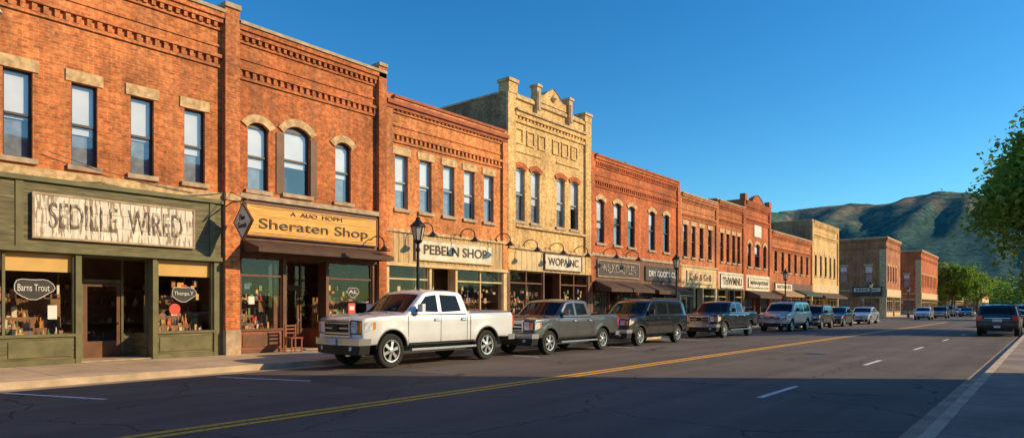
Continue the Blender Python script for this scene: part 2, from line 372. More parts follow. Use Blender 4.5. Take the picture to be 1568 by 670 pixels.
def gooseneck(y,z,x=FX+.12,parent=None,reach=.85):
    r=empty('gooseneck_lamp'); mb=MB('arm_and_shade')
    pts=[(x,y,z)]
    for i in range(9):
        t=math.pi*i/8
        pts.append((x+reach/2-reach/2*math.cos(t),y,z+.28*math.sin(t)))
    pts.append((x+reach,y,z-.12))
    mb.tube(pts,.022,M['black'],6)
    mb.lathe((x+reach,y,z-.12),[(.03,.04),(.06,0),(.10,-.05),(.21,-.13),(.22,-.16),(.19,-.14),(.05,-.04)],M['black'],12)
    mb.lathe((x,y,z),[(.07,-.05),(.07,.05)],M['black'],8)
    mb.finish(r,smooth=True); return r
# ------------------------------------------------------------------ buildings
def row_building(name,u0,u1,H,wall,lint,style,wins,frame,cop,zs,segs,sf,cor=True,depth=18,T=TF,store_on=True,blind=False,far=False,pil=.35,sill=True,wb=None,side=None):
    root=empty(name)
    mb=MB('walls',T); gb=MB('window_glass',T)
    shell(mb,u0,u1,0,H,depth,wall,cop,side)
    holes_wall(mb,u0,u1,zs,H,wins,wall)
    for w in wins: window(mb,gb,w,wall,lint,style,frame,sill=sill,blind=wb)
    if cor: cornice(mb,u0+pil,u1-pil,H,wall,cop)
    if pil:
        for a,b in ((u0+.003,u0+pil),(u1-pil,u1-.003)): mb.box(-.015,.11,a,b,zs+.001,H-.003,wall)
    if store_on:
        store(root,T,u0,u1,zs,segs or autosegs(u0,u1),sf[0],sf[1],sf[2],blind=blind,far=far)
    return root,mb,gb
def fin(root,mb,gb): mb.finish(root); gb.finish(root)

# --- Building 1
w1=[(y,.60,5.27,7.42,0) for y in (-2.6,-1.15,.3,1.72,3.17,4.62,6.05,7.46,8.9)]
r,mb,gb=row_building('brick_shop_building',-4,9.72,10.6,M['br1'],M['stone'],'flat',w1,M['frame'],M['stone2'],3.0,
   [('pier',-4,-3.7),('win',-3.7,-.6),('pier',-.6,-.45),('door',-.45,1.2),('pier',1.2,1.35),('win',1.35,5.84),('pier',5.84,5.97),('door',5.97,7.72),('pier',7.72,7.84),('win',7.84,9.46),('pier',9.46,9.72)],
   (M['green2'],M['green'],M['green2']),blind=True,pil=0.01,wb=.55)
boards_z=[3.0,3.35,3.75,4.15,4.5,4.72]
for a,b in zip(boards_z[:-1],boards_z[1:]): mb.box(-.02,.075+random.uniform(0,.012),-3.98,9.7,a+.004,b,M['green'])
mb.box(-.02,.13,-3.99,9.71,2.98,3.10,M['green2']); mb.box(-.02,.16,-3.99,9.71,4.72,4.84,M['green2'])
band(mb,-3.99,9.71,4.84,5.06,.10,M['stone'])
for y in (2.2,4.55,9.3): mb.box(-.02,.105,y,y+.16,3.10,4.72,M['green2'])
fin(r,mb,gb)
r=empty('brick_pier'); mb=MB('pier',TF)
mb.box(-.5,.2,9.73,10.19,.9,10.72,M['br1']); mb.box(-.5,.25,9.724,10.196,.1,.9,M['stone2']); mb.box(-.52,.26,9.70,10.21,10.72,10.86,M['stone2'])
mb.box(-.5,.25,9.724,10.196,4.86,5.05,M['stone'])
mb.finish(r)
# --- Building 2
w2=[(10.9,.70,5.32,7.46,.16),(12.3,.96,5.36,7.62,.22),(14.14,.66,5.34,7.46,.16)]
r,mb,gb=row_building('brick_shop_building',10.2,15.95,10.45,M['br2'],M['stone'],'arch',w2,M['frame'],M['stone2'],3.2,
   [('pier',10.2,10.3),('win',10.3,11.75),('pier',11.75,11.88),('door',11.88,13.4),('pier',13.4,13.5),('win',13.5,15.42),('pier',15.42,15.95)],
   (M['brown'],M['redwood'],M['brown']),pil=.0,wb=.6)
mb.box(-.5,.2,15.6,15.96,.9,10.6,M['br2']); mb.box(-.5,.24,15.595,15.965,.1,.9,M['stone2']); mb.box(-.52,.25,15.58,15.98,10.6,10.72,M['stone2'])
mb.box(-.02,.12,10.22,15.6,3.2,5.0,M['brown']); mb.box(-.02,.2,10.21,15.6,4.98,5.14,M['stone2'])
mb.box(-.01,.03,11.52,11.80,5.3,7.3,M['brown']); mb.box(-.01,.03,12.8,13.05,5.3,7.3,M['brown'])
fin(r,mb,gb)
r=empty('awning'); mb=MB('canopy',TF)
mb.face([(.12,10.3,3.72),(.12,15.55,3.72),(1.1,15.55,3.42),(1.1,10.3,3.42)],M['awn']); mb.box(1.07,1.1,10.3,15.55,3.28,3.42,M['awn'])
mb.box(.12,1.08,10.32,15.53,3.38,3.41,M['awn']); 
for q in (10.3,15.55): mb.face([(.12,q,3.72),(1.1,q,3.42),(1.1,q,3.28),(.12,q,3.3)],M['awn'])
mb.finish(r)
# --- Building 3
w3=[(y,.66,5.42,7.5,0) for y in (16.86,18.13,19.45,20.7,21.97)]
r,mb,gb=row_building('brick_shop_building',15.97,23.18,9.7,M['br3'],M['stone'],'flat',w3,M['framew'],M['terra'],3.3,
   [('pier',15.97,16.2),('win',16.2,18.3),('pier',18.3,18.42),('door',18.42,19.8),('pier',19.8,19.92),('win',19.92,22.95),('pier',22.95,23.18)],
   (M['tan2'],M['tan2'],M['tan2']),wb=.5)
boards(mb,15.99,23.16,3.3,4.5,.08,.13,M['tanwood']); mb.box(-.02,.16,15.98,23.17,4.5,4.62,M['stone']); mb.box(-.02,.14,15.98,23.17,3.2,3.32,M['tan2'])
for a,b in ((9.2,9.34),(9.34,9.5)): band(mb,16.0,23.15,a,b,.15 if a<9.3 else .23,M['terra'])
fin(r,mb,gb)
# --- Building 4 (buff)
w4=[(24.22,.7,5.7,8.25,.12),(25.4,.7,5.7,8.25,.12),(27.55,.74,5.7,8.25,.12),(28.8,.74,5.7,8.25,.12)]
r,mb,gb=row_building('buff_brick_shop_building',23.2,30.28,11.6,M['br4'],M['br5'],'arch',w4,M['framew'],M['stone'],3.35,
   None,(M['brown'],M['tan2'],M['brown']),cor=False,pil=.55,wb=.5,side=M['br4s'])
for c in (24.8,28.2):
    band(mb,c-1.05,c+1.05,8.95,9.02,.05,M['br4'])
for i,y in enumerate((24.1,25.0,25.9,27.1,27.9,28.75)):
    mb.box(-.01,.06,y-.3,y+.3,9.35,9.42,M['br4']); mb.box(-.01,.06,y-.3,y+.3,10.02,10.09,M['br4'])
    mb.box(-.01,.055,y-.3,y-.24,9.42,10.02,M['br4']); mb.box(-.01,.055,y+.24,y+.3,9.42,10.02,M['br4'])
band(mb,23.75,29.7,10.35,10.5,.08,M['br4']); dentils(mb,23.78,29.7,10.5,10.64,.09,.14,.14,M['br4']); band(mb,23.75,29.7,10.64,10.86,.15,M['br4']); band(mb,23.75,29.7,10.86,10.98,.24,M['stone'])
band(mb,23.75,29.7,11.45,11.6,.1,M['stone'])
mb.box(-.5,.14,23.22,23.85,11.6,12.1,M['br4']); mb.box(-.55,.2,23.16,23.9,12.1,12.25,M['stone'])
mb.box(-.5,.14,29.62,30.26,11.6,11.95,M['br4']); mb.box(-.55,.2,29.57,30.3,11.95,12.08,M['stone'])
pd=[(25.5,11.69),(28.1,11.69),(28.1,12.05),(27.6,12.12),(27.2,12.42),(26.8,12.62),(26.4,12.42),(26.0,12.12),(25.5,12.05)]
mb.face([(.06,a,b) for a,b in pd],M['br4']); mb.face([(-.3,a,b) for a,b in pd],M['br4'])
for i in range(len(pd)):
    p=pd[i]; q=pd[(i+1)%len(pd)]; mb.face([(.1,*p),(.1,*q),(-.34,*q),(-.34,*p)],M['stone'])
for y in (25.3,28.05):
    mb.box(-.2,.2,y,y+.3,10.99,12.35,M['stone']); mb.box(-.25,.26,y-.05,y+.35,12.35,12.47,M['stone']); mb.box(-.01,.24,y+.05,y+.25,11.2,12.1,M['stone2'])
mb.lathe(( .08,26.8,12.1),[(.02,-.2),(.2,0),(.02,.2)],M['stone'],8)
boards(mb,23.22,30.26,3.35,4.35,.08,.2,M['tan2']); mb.box(-.02,.18,23.21,30.27,4.35,4.5,M['stone'])
mb.box(-.01,.12,23.8,29.7,5.4,5.52,M['stone'])
fin(r,mb,gb)
# --- Building 5
w5=[(y,.82,5.2,7.65,.14) for y in (31.4,33.25,34.9,37.5,39.5)]
r,mb,gb=row_building('brick_shop_building',30.3,41.38,10.05,M['br5'],M['stone'],'arch',w5,M['frame'],M['terra'],3.0,
   [('pier',30.3,30.55),('win',30.55,32.4),('door',32.4,33.7),('win',33.7,35.6),('pier',35.6,36.1),('win',36.1,38),('door',38,39.2),('win',39.2,41.1),('pier',41.1,41.38)],
   (M['brown'],M['brown'],M['brown']),wb=.35)
mb.box(-.02,.1,30.32,41.36,3.0,4.45,M['brown']); mb.box(-.02,.16,30.31,41.37,4.45,4.6,M['stone2'])
for y in (33.0,36.2,39.1): mb.cyl((-1.2,y,9.4),(-1.2,y,10.7),.09,.09,M['black'],8); mb.box(-1.9,-1.5,y+.7,y+1.2,9.4,10.45,M['stone2'])
fin(r,mb,gb)
r,mb,gb=row_building('brick_shop_building',41.4,47.78,9.45,M['br6'],M['stone'],'flat',[(y,.66,5.1,7.3,0) for y in (42.4,43.75,45.1,46.6)],M['frame'],M['stone2'],3.0,None,(M['tan2'],M['tan2'],M['tan2']),far=True,pil=.2,wb=.2)
mb.box(-.02,.1,41.42,47.76,3.0,4.4,M['tan2']); mb.box(-.02,.16,41.41,47.77,4.4,4.52,M['stone']); fin(r,mb,gb)
r,mb,gb=row_building('brick_shop_building',47.8,53.38,9.75,M['br2'],M['stone'],'flat',[(y,.64,5.1,7.3,0) for y in (48.9,50.1,51.3,52.4)],M['frame'],M['stone2'],3.0,None,(M['tan2'],M['dark'],M['dark']),far=True,pil=.2,wb=.2)
mb.box(-.02,.1,47.82,53.36,3.0,4.3,M['signc']); fin(r,mb,gb)
r,mb,gb=row_building('brick_shop_building',53.4,59.98,10.4,M['br5'],M['stone'],'arch',[(54.8,.8,5.0,7.0,.2),(56.7,1.2,5.0,7.0,.2),(58.6,.8,5.0,7.0,.2)],M['frame'],M['terra'],3.0,None,(M['brown'],M['brown'],M['brown']),far=True,pil=.4,wb=.3)
mb.box(-.01,.05,55.9,57.6,7.6,8.6,M['inkw'])
mb.box(-.3,.15,53.42,53.95,10.4,10.95,M['br5']); mb.box(-.3,.15,59.4,59.96,10.4,10.95,M['br5'])
pp=[(55.2,10.49),(58.2,10.49),(57.6,10.9),(56.7,11.2),(55.8,10.9)]
mb.face([(.05,a,b) for a,b in pp],M['br5']); mb.face([(-.3,a,b) for a,b in pp],M['br5'])
for i in range(5):
    p=pp[i]; q=pp[(i+1)%5]; mb.face([(.1,*p),(.1,*q),(-.34,*q),(-.34,*p)],M['terra'])
mb.box(-.02,.1,53.42,59.96,3.0,4.3,M['signc']); fin(r,mb,gb)
r,mb,gb=row_building('brick_shop_building',60.0,73.18,8.5,M['br2'],M['stone'],'flat',[(y,.8,4.9,6.9,0) for y in (61.6,63.6,65.6,67.6,69.6,71.6)],M['frame'],M['stone2'],3.0,
  [('pier',60,60.3),('win',60.3,63),('door',63,64.3),('win',64.3,66.5),('pier',66.5,66.8),('win',66.8,69),('door',69,70.3),('win',70.3,72.9),('pier',72.9,73.18)],(M['tan2'],M['tan2'],M['brown']),far=True,pil=.3,wb=.3)
mb.box(-.02,.1,60.02,73.16,3.0,3.9,M['brown']); fin(r,mb,gb)
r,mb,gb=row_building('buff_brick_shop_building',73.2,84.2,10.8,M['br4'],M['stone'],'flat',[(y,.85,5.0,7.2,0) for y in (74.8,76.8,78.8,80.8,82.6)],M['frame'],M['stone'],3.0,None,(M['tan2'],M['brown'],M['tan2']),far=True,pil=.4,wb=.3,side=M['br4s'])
mb.box(-.02,.1,73.22,84.18,3.0,4.1,M['tan2']); fin(r,mb,gb)
# --- beyond the cross street : corner buildings with two fronts
def corner(name,u0,u1,H,wall,Xf,depth,lint,cop):
    T=lambda d,u,z:(Xf+d,u,z)
    ws=[(u0+1.6+i*2.2,.95,5.6,8.0,0) for i in range(int((u1-u0-1.5)/2.2))]
    root=empty(name); mb=MB('walls',T); gb=MB('window_glass',T)
    holes_wall(mb,u0,u1,3.2,H,ws,wall)
    for w in ws: window(mb,gb,w,wall,lint,'flat',M['frame'])
    cornice(mb,u0,u1,H,wall,cop); mb.box(-.02,.12,u0,u1,3.2,4.4,M['tan2'])
    mb.face([(0,u1,0),(-depth,u1,0),(-depth,u1,H),(0,u1,H)],wall); mb.face([(-depth,u0,0),(-depth,u1,0),(-depth,u1,H),(-depth,u0,H)],wall)
    mb.face([(-.3,u0,H-.5),(-.3,u1,H-.5),(-depth,u1,H-.5),(-depth,u0,H-.5)],M['roof'])
    mb.box(-depth,.2,u0-.2,u1+.05,H+.002,H+.12,cop)
    store(root,T,u0,u1,3.2,autosegs(u0,u1),M['tan2'],M['brown'],M['stone'],far=True)
    T2=lambda d,u,z:(u,u0-d,z); x0=Xf-depth; x1=Xf
    mb.T=T2; gb.T=T2
    ws=[(x1-2.4-i*3.6,1.1,5.6,8.0,0) for i in range(int((depth-2)/3.6))]
    low=[(x1-2.2,2.6,1.0,3.0,0)]+[(x1-8-i*4,1.0,1.3,2.9,0) for i in range(int((depth-9)/4))]
    holes_wall(mb,x0,x1-.004,0,H,ws+low,wall)
    for w in ws+low: window(mb,gb,w,wall,lint,'flat',M['frame'],blind=.3)
    cornice(mb,x0,x1-.01,H,wall,cop)
    mb.box(-.01,.05,x1-.9,x1+.04,0.1,H-1.8,M['stone']); mb.box(-.01,.05,x0,x1-.9,.1,1.0,M['stone2'])
    mb.box(-.01,.06,x0,x1-.9,4.1,4.35,M['stone'])
    mb.finish(root); gb.finish(root)
corner('brick_corner_building',113.5,125.5,12.3,M['br7'],FX,30,M['stone'],M['stone'])
corner('brick_corner_building',148,172,12.6,M['br5'],FX,24,M['stone'],M['stone'])
corner('brick_corner_building',196,226,9.5,M['br6'],FX,30,M['stone'],M['stone2'])
corner('brick_corner_building',262,290,11,M['br7'],FX+2,30,M['stone'],M['stone2'])
# --- right hand row (behind the photographer, casts the long street shadow)
def right_building(y0,y1,H,wall,X=3.6,depth=14):
    T=lambda d,u,z:(X-d,u,z)
    ws=[(y0+1.5+i*2.2,.95,5.0,7.3,0) for i in range(int((y1-y0-1.5)/2.2))]
    root=empty('brick_shop_building'); mb=MB('walls',T); gb=MB('window_glass',T)
    shell(mb,y0,y1,0,H,depth,wall,M['stone2']); holes_wall(mb,y0,y1,3.1,H,ws,wall)
    for w in ws: window(mb,gb,w,wall,M['stone'],'flat',M['frame'])
    cornice(mb,y0+.3,y1-.3,H,wall,M['stone2']); mb.box(-.02,.12,y0+.02,y1-.02,3.1,4.4,M['brown'])
    store(root,T,y0,y1,3.1,autosegs(y0,y1),M['brown'],M['brown'],M['stone'],far=True)
    mb.finish(root); gb.finish(root)
right_building(-34,-18,10.2,M['br6']); right_building(-17.98,-4,10.7,M['br4']); right_building(-3.98,9,10.4,M['br5']); right_building(9.02,21.3,10.7,M['br2'])

# ------------------------------------------------------------------ signs
shop_sign(4.92,8.78,3.36,4.4,M['signw'],'SEDILLE  WIRED',M['inkf'],border=M['stone2'],fh=.62,off=0.)
shop_sign(10.4,15.45,3.88,4.82,M['signo'],'Sheraten Shop',M['ink'],x=FX+.22,border=M['brown'],sub='A  AUO  HOPM',off=.004)
shop_sign(17.5,22.0,3.52,4.28,M['signc'],'PEBELN SHOP',M['ink'],border=M['tan2'],fh=.52)
shop_sign(26.0,29.2,3.5,4.25,M['signc'],'WOPAINC',M['ink'],border=M['brown'],fh=.52)
shop_sign(30.9,35.5,3.35,4.2,M['signd'],'WILKOASTLER',M['inkf'],border=M['stone2'])
shop_sign(36.4,41.0,3.3,4.1,M['signd'],'DRY GOODS CO',M['inkw'],border=M['dark'],fh=.45)
shop_sign(48.3,53.0,3.1,4.1,M['signc'],'THWMNU',M['ink'],border=M['inkf'])
shop_sign(54.2,59.4,3.3,4.0,M['signc'],'MANAAJAVENAE',M['ink'],border=M['inkf'])
shop_sign(42.4,46.8,3.3,4.1,M['tan2'],'Cafe & Grill',M['brown'],border=M['tan2'])
shop_sign(61,66,3.15,3.8,M['signc'],'ANTIQUES',M['ink'],border=M['brown'])
r=empty('shop_sign'); mb=MB('board'); mb.box(FX-4.6,FX-.5,113.1,113.3,3.3,4.8,M['signd']); mb.box(FX-4.4,FX-.7,113.06,113.09,4.0,4.6,M['signc']); mb.finish(r)
text('EANCING',FX-2.55,4.3,3,.4,M['ink'],0,r); 
o=r.children[-1]; o.location=(FX-2.55,113.04,4.3); o.rotation_euler=(R(90),0,0)
r=empty('hanging_diamond_sign'); mb=MB('panel'); cx,cz,cy,s=FX+.95,4.15,9.9,.56
for k,(sc,off,m) in enumerate(((1,.03,M['brown']),(.86,.036,M['inkw']))):
    a=[(cx,cz+s*sc),(cx+s*sc,cz),(cx,cz-s*sc),(cx-s*sc,cz)]
    mb.face([(p[0],cy-off,p[1]) for p in a],m); mb.face([(p[0],cy+off,p[1]) for p in a],m)
    for i in range(4):
        p=a[i]; q=a[(i+1)%4]; mb.face([(p[0],cy-off,p[1]),(q[0],cy-off,q[1]),(q[0],cy+off,q[1]),(p[0],cy+off,p[1])],m)
mb.tube([(FX+.2,cy,4.78),(FX+1.2,cy,4.78)],.02,M['black']); mb.tube([(FX+.95,cy,4.78),(FX+.95,cy,4.7)],.012,M['black']); mb.tube([(FX+.2,cy,5.1),(FX+1.15,cy,4.8)],.012,M['black'])
mb.finish(r); 
t_=text('Fine\nGoods',0,0,.5,.4,M['ink'],0,r); t_.location=(cx,cy-.045,cz); t_.rotation_euler=(R(90),0,0)
r=empty('window_sign'); mb=MB('emblem')
def emblem(yc,zc,w,h,lab,bg=None):
    x=FX-.05; n=18; pts=[(yc+w/2*math.cos(t)*(1+.08*math.cos(3*t)),zc+h/2*math.sin(t)*(1+.2*math.sin(3*t))) for t in [2*math.pi*i/n for i in range(n)]]
    mb.face([(x-.006,*p) for p in pts],M['dark'])
    for i in range(n):
        p=pts[i]; q=pts[(i+1)%n]; mb.tube([(x,*p),(x,*q)],.009,M['inkw'],5)
    text(lab,yc,zc,w*.78,h*.34,M['inkw'],x+.005,r)
emblem(4.95,2.08,.85,.5,'Barns Trout'); emblem(8.6,2.0,.7,.42,'Thonps.Y')
mb.box(FX-.06,FX-.05,5.25,5.45,1.3,1.65,M['inkw']); mb.box(FX-.06,FX-.05,10.6,10.8,1.7,1.95,M['inkw'])
mb.cyl((FX-.06,8.35,1.55),(FX-.045,8.35,1.55),.16,.16,GOODS[0],16)
emblem(14.6,2.15,.5,.36,'AL')
mb.box(FX-.06,FX-.05,14.4,14.7,1.25,1.75,GOODS[0]); mb.box(FX-.049,FX-.045,14.45,14.65,1.5,1.65,M['inkw'])
mb.finish(r)
for y,z in ((15.2,3.9),(17.6,4.62),(20.0,4.62),(22.3,4.62),(24.3,4.5),(26.4,4.5),(28.6,4.5),(31.5,4.6),(34,4.6)): gooseneck(y,z)
r=empty('wall_flood_lamp'); mb=MB('lamp'); mb.tube([(FX,3.95,8.5),(FX+.5,3.98,8.62)],.025,M['black']); mb.lathe((FX+.55,4.0,8.5),[(.05,.16),(.12,.08),(.2,-.05),(.18,-.05)],M['inkw'],12); mb.finish(r,smooth=True)
r=empty('facade_cables'); mb=MB('cable')
def cable(p,q,sag,x=FX+.14):
    n=10; pts=[(x,p[0]+(q[0]-p[0])*i/n,p[1]+(q[1]-p[1])*i/n-sag*4*(i/n)*(1-i/n)) for i in range(n+1)]; mb.tube(pts,.011,M['black'],4)
cable((3.0,5.0),(6.4,4.9),.15); cable((6.4,4.9),(9.8,5.1),.2); cable((5.2,5.5),(8.8,4.95),.1); cable((9.9,5.2),(13.5,5.2),.12); mb.finish(r)
for (a,b,z,m) in ((30.6,35.6,3.1,'awn'),(36.2,41,3.05,'awn'),(60.4,66.4,3.2,'awn2'),(67,72.8,3.3,'awn3'),(74,83.6,3.2,'awn'),(54,59.6,3.0,'awn')):
    r=empty('awning'); mb=MB('canopy',TF)
    mb.face([(.12,a,z),(.12,b,z),(1.2,b,z-.45),(1.2,a,z-.45)],M[m]); mb.face([(1.2,a,z-.45),(1.2,b,z-.45),(1.2,b,z-.65),(1.2,a,z-.65)],M[m])
    for q in (a,b): mb.face([(.12,q,z),(1.2,q,z-.45),(1.2,q,z-.65),(.12,q,z-.6)],M[m])
    mb.finish(r)
def bench(y,x=FX+.55):
    r=empty('wooden_bench'); mb=MB('seat_and_back')
    for i in range(3): mb.box(x-.2+i*.15,x-.08+i*.15,y,y+1.3,.58,.62,M['shelf'])
    for i in range(2): mb.box(x-.27,x-.24,y,y+1.3,.72+i*.17,.84+i*.17,M['shelf'])
    for yy in (y+.08,y+1.16):
        mb.box(x-.26,x-.2,yy,yy+.06,.15,1.02,M['black']); mb.box(x+.2,x+.26,yy,yy+.06,.15,.58,M['black']); mb.box(x-.2,x+.2,yy,yy+.06,.52,.58,M['black'])
    mb.finish(r)
bench(20.2); bench(28.0)
r=empty('wooden_chair'); mb=MB('chair'); cx_,cy_=FX+.45,11.55
for a in (0,.36):
    for b in (0,.36): mb.box(cx_+a,cx_+a+.04,cy_+b,cy_+b+.04,.15,.6 if a else 1.05,M['redwood'])
mb.box(cx_-.02,cx_+.42,cy_-.02,cy_+.42,.6,.64,M['redwood'])
for z_ in (.75,.87,.98): mb.box(cx_+.008,cx_+.03,cy_+.04,cy_+.36,z_,z_+.05,M['redwood'])
mb.box(cx_+.36+.01,cx_+.39,cy_+.04,cy_+.36,.3,.33,M['redwood']); mb.finish(r)
# ------------------------------------------------------------------ street lamps
def street_lamp(x,y,g=.15,H=4.55):
    r=empty('street_lamp',(x,y,g)); mb=MB('post')
    mb.lathe((0,0,0),[(.22,0),(.22,.12),(.17,.16),(.15,.45),(.18,.5),(.12,.58),(.085,.75),(.065,1.1),(.055,2.2),(.048,3.3),(.08,3.34),(.08,3.4),(.05,3.44),(.05,3.56),(.12,3.62),(.16,3.66),(.0,3.66)],M['black'],14)
    mb.finish(r,smooth=True)
    l=MB('lantern'); n=6
    z0,z1=3.68,4.15
    for i in range(n):
        t0=2*math.pi*i/n; t1=2*math.pi*(i+1)/n
        a=[(.13*math.cos(t0),.13*math.sin(t0),z0),(.13*math.cos(t1),.13*math.sin(t1),z0),(.23*math.cos(t1),.23*math.sin(t1),z1),(.23*math.cos(t0),.23*math.sin(t0),z1)]
        l.face(a,M['lampglass']); l.tube([a[0],a[3]],.016,M['black'],5); l.tube([a[3],a[2]],.018,M['black'],5); l.tube([a[0],a[1]],.018,M['black'],5)
    l.lathe((0,0,0),[(.27,4.14),(.25,4.19),(.14,4.3),(.09,4.36),(.07,4.4),(.09,4.43),(.03,4.46),(.02,4.55),(.0,4.58)],M['black'],12)
    l.finish(r)
street_lamp(-16.35,14.85); street_lamp(-16.35,34.4); street_lamp(-16.35,54.0); street_lamp(-16.35,86.0); street_lamp(-16.35,112)

# ------------------------------------------------------------------ ground, road, pavements
def asphalt():
    m,nt,b=new_mat('asphalt'); tc=nt.nodes.new('ShaderNodeTexCoord'); v=tc.outputs['Object']
    f,raw=noise_val(nt,v,55,.60,1.5,3); l,_=noise_val(nt,v,.35,.78,1.22,6)
    mp=nt.nodes.new('ShaderNodeMapping'); mp.inputs['Scale'].default_value=(1.3,.03,1); lk(nt,v,mp.inputs['Vector']); s,_=noise_val(nt,mp.outputs[0],1,.74,1.26,4)
    c=hsv(nt,None,mul(nt,mul(nt,f,l),s),(.112,.088,.070))
    vp=nt.nodes.new('ShaderNodeTexVoronoi'); vp.distance='CHEBYCHEV'; vp.inputs['Scale'].default_value=.12; lk(nt,v,vp.inputs['Vector'])
    mp2=nt.nodes.new('ShaderNodeMapRange'); mp2.inputs['From Min'].default_value=.18; mp2.inputs['From Max'].default_value=.19; lk(nt,vp.outputs['Distance'],mp2.inputs['Value'])
    c=mixc(nt,mp2.outputs[0],(.08,.064,.052),c)
    nz=nt.nodes.new('ShaderNodeTexNoise'); nz.inputs['Scale'].default_value=1.2; lk(nt,v,nz.inputs['Vector'])
    ad=nt.nodes.new('ShaderNodeVectorMath'); ad.operation='MULTIPLY_ADD'; lk(nt,nz.outputs['Color'],ad.inputs[0]); ad.inputs[1].default_value=(.9,.9,0); lk(nt,v,ad.inputs[2])
    vo=nt.nodes.new('ShaderNodeTexVoronoi'); vo.feature='DISTANCE_TO_EDGE'; vo.inputs['Scale'].default_value=.28; lk(nt,ad.outputs[0],vo.inputs['Vector'])
    mr=nt.nodes.new('ShaderNodeMapRange'); mr.inputs['From Min'].default_value=.002; mr.inputs['From Max'].default_value=.007; lk(nt,vo.outputs['Distance'],mr.inputs['Value'])
    c=mixc(nt,mr.outputs[0],(.03,.026,.023),c); lk(nt,c,b.inputs['Base Color']); b.inputs['Roughness'].default_value=.82
    bumpn(nt,b,raw,.5,.012); return m
def slab(name,col,w):
    m,nt,b=new_mat(name); tc=nt.nodes.new('ShaderNodeTexCoord'); v=tc.outputs['Object']
    bt=nt.nodes.new('ShaderNodeTexBrick'); lk(nt,v,bt.inputs['Vector']); bt.offset=0
    bt.inputs['Scale'].default_value=1; bt.inputs['Brick Width'].default_value=w; bt.inputs['Row Height'].default_value=w; bt.inputs['Mortar Size'].default_value=.014
    bt.inputs['Color1'].default_value=(*col,1); bt.inputs['Color2'].default_value=(*[c*.86 for c in col],1); bt.inputs['Mortar'].default_value=(*[c*.35 for c in col],1)
    a,_=noise_val(nt,v,.8,.74,1.2,7); f,raw=noise_val(nt,v,30,.85,1.15,4)
    lk(nt,hsv(nt,bt.outputs['Color'],mul(nt,a,f)),b.inputs['Base Color']); b.inputs['Roughness'].default_value=.85; bumpn(nt,b,raw,.2,.01); return m
M['asph']=asphalt(); M['slab']=slab('pavement_concrete',(.60,.43,.28),1.5); M['slab2']=slab('pavement_concrete_worn',(.32,.25,.19),1.5); M['kerb']=plain('kerb_concrete',(.58,.45,.31),.85,var=.25,scale=2,bump=.2)
M['gut']=plain('gutter_concrete',(.38,.29,.2),.85,var=.3,scale=1.5)
def paint(name,col):
    m,nt,b=new_mat(name); tc=nt.nodes.new('ShaderNodeTexCoord')
    f,_=noise_val(nt,tc.outputs['Object'],14,0,1,8,.32,.46); lk(nt,mixc(nt,f,(.13,.11,.09),col),b.inputs['Base Color']); b.inputs['Roughness'].default_value=.7; return m
M['yel']=paint('yellow_road_paint',(.88,.43,.02)); M['wht']=paint('white_road_paint',(.80,.78,.74))
M['earth']=plain('dry_grass_earth',(.20,.16,.08),.95,var=.35,scale=.05,col2=(.10,.12,.05))
g=MB('ground'); g.face([(-7000,-3000,-.02),(7000,-3000,-.02),(7000,8000,-.02),(-7000,8000,-.02)],M['earth']); g.finish()
g=MB('road'); g.face([(-15.6,-80,0),(-1.15,-80,0),(-1.15,600,0),(-15.6,600,0)],M['asph'])
g.face([(-200,86.5,0),(-15.6,86.5,0),(-15.6,111,0),(-200,111,0)],M['asph']); g.finish()
mk=MB('road_markings'); z=.004
for x in (-8.86,-8.6): mk.face([(x,-80,z),(x+.15,-80,z),(x+.15,84,z),(x,84,z)],M['yel']); mk.face([(x,113,z),(x+.15,113,z),(x+.15,500,z),(x,500,z)],M['yel'])
for i in range(-6,40):
    y=11.7+8.45*i
    if 84<y<112: continue
    mk.face([(-4.05,y,z),(-3.93,y,z),(-3.93,y+2.2,z),(-4.05,y+2.2,z)],M['wht'])
def stall(p,q): mk.face([(p[0],p[1],z),(q[0],q[1],z),(q[0],q[1]+.11,z),(p[0],p[1]+.11,z)],M['wht'])
stall((-15.1,3.3),(-12.7,4.2)); stall((-14.8,7.2),(-12.4,8.1)); 
for y in (16.7,22.9,30.2,39.2,43.4,49.9,57,64,73,80): stall((-15.1,y),(-12.7,y))
mk.finish()
pv=MB('pavement')
for a,b in ((-80,86.5),(111,600)):
    pv.box(-15.75,-15.6,a,b,-.1,.15,M['kerb']); pv.box(-24,-15.75,a,b,-.1,.148,M['slab'])
    pv.face([(-15.6,a,.003),(-15.15,a,.003),(-15.15,b,.003),(-15.6,b,.003)],M['gut'])
pv.finish()
pv=MB('pavement'); pv.box(-1.15,-1.0,-80,600,-.1,.15,M['kerb']); pv.box(-1.0,3.7,-80,600,-.1,.148,M['slab2'])
pv.face([(-1.15,-80,.003),(-1.45,-80,.003),(-1.45,600,.003),(-1.15,600,.003)],M['gut']); pv.finish()
pv=MB('parking_lot'); pv.face([(3.7,21.3,.01),(60,21.3,.01),(60,110,.01),(3.7,110,.01)],M['asph']); pv.finish()
mh=MB('manhole_cover'); mh.cyl((-6.3,24,-.02),(-6.3,24,.006),.36,.36,M['dark'],24); mh.finish()
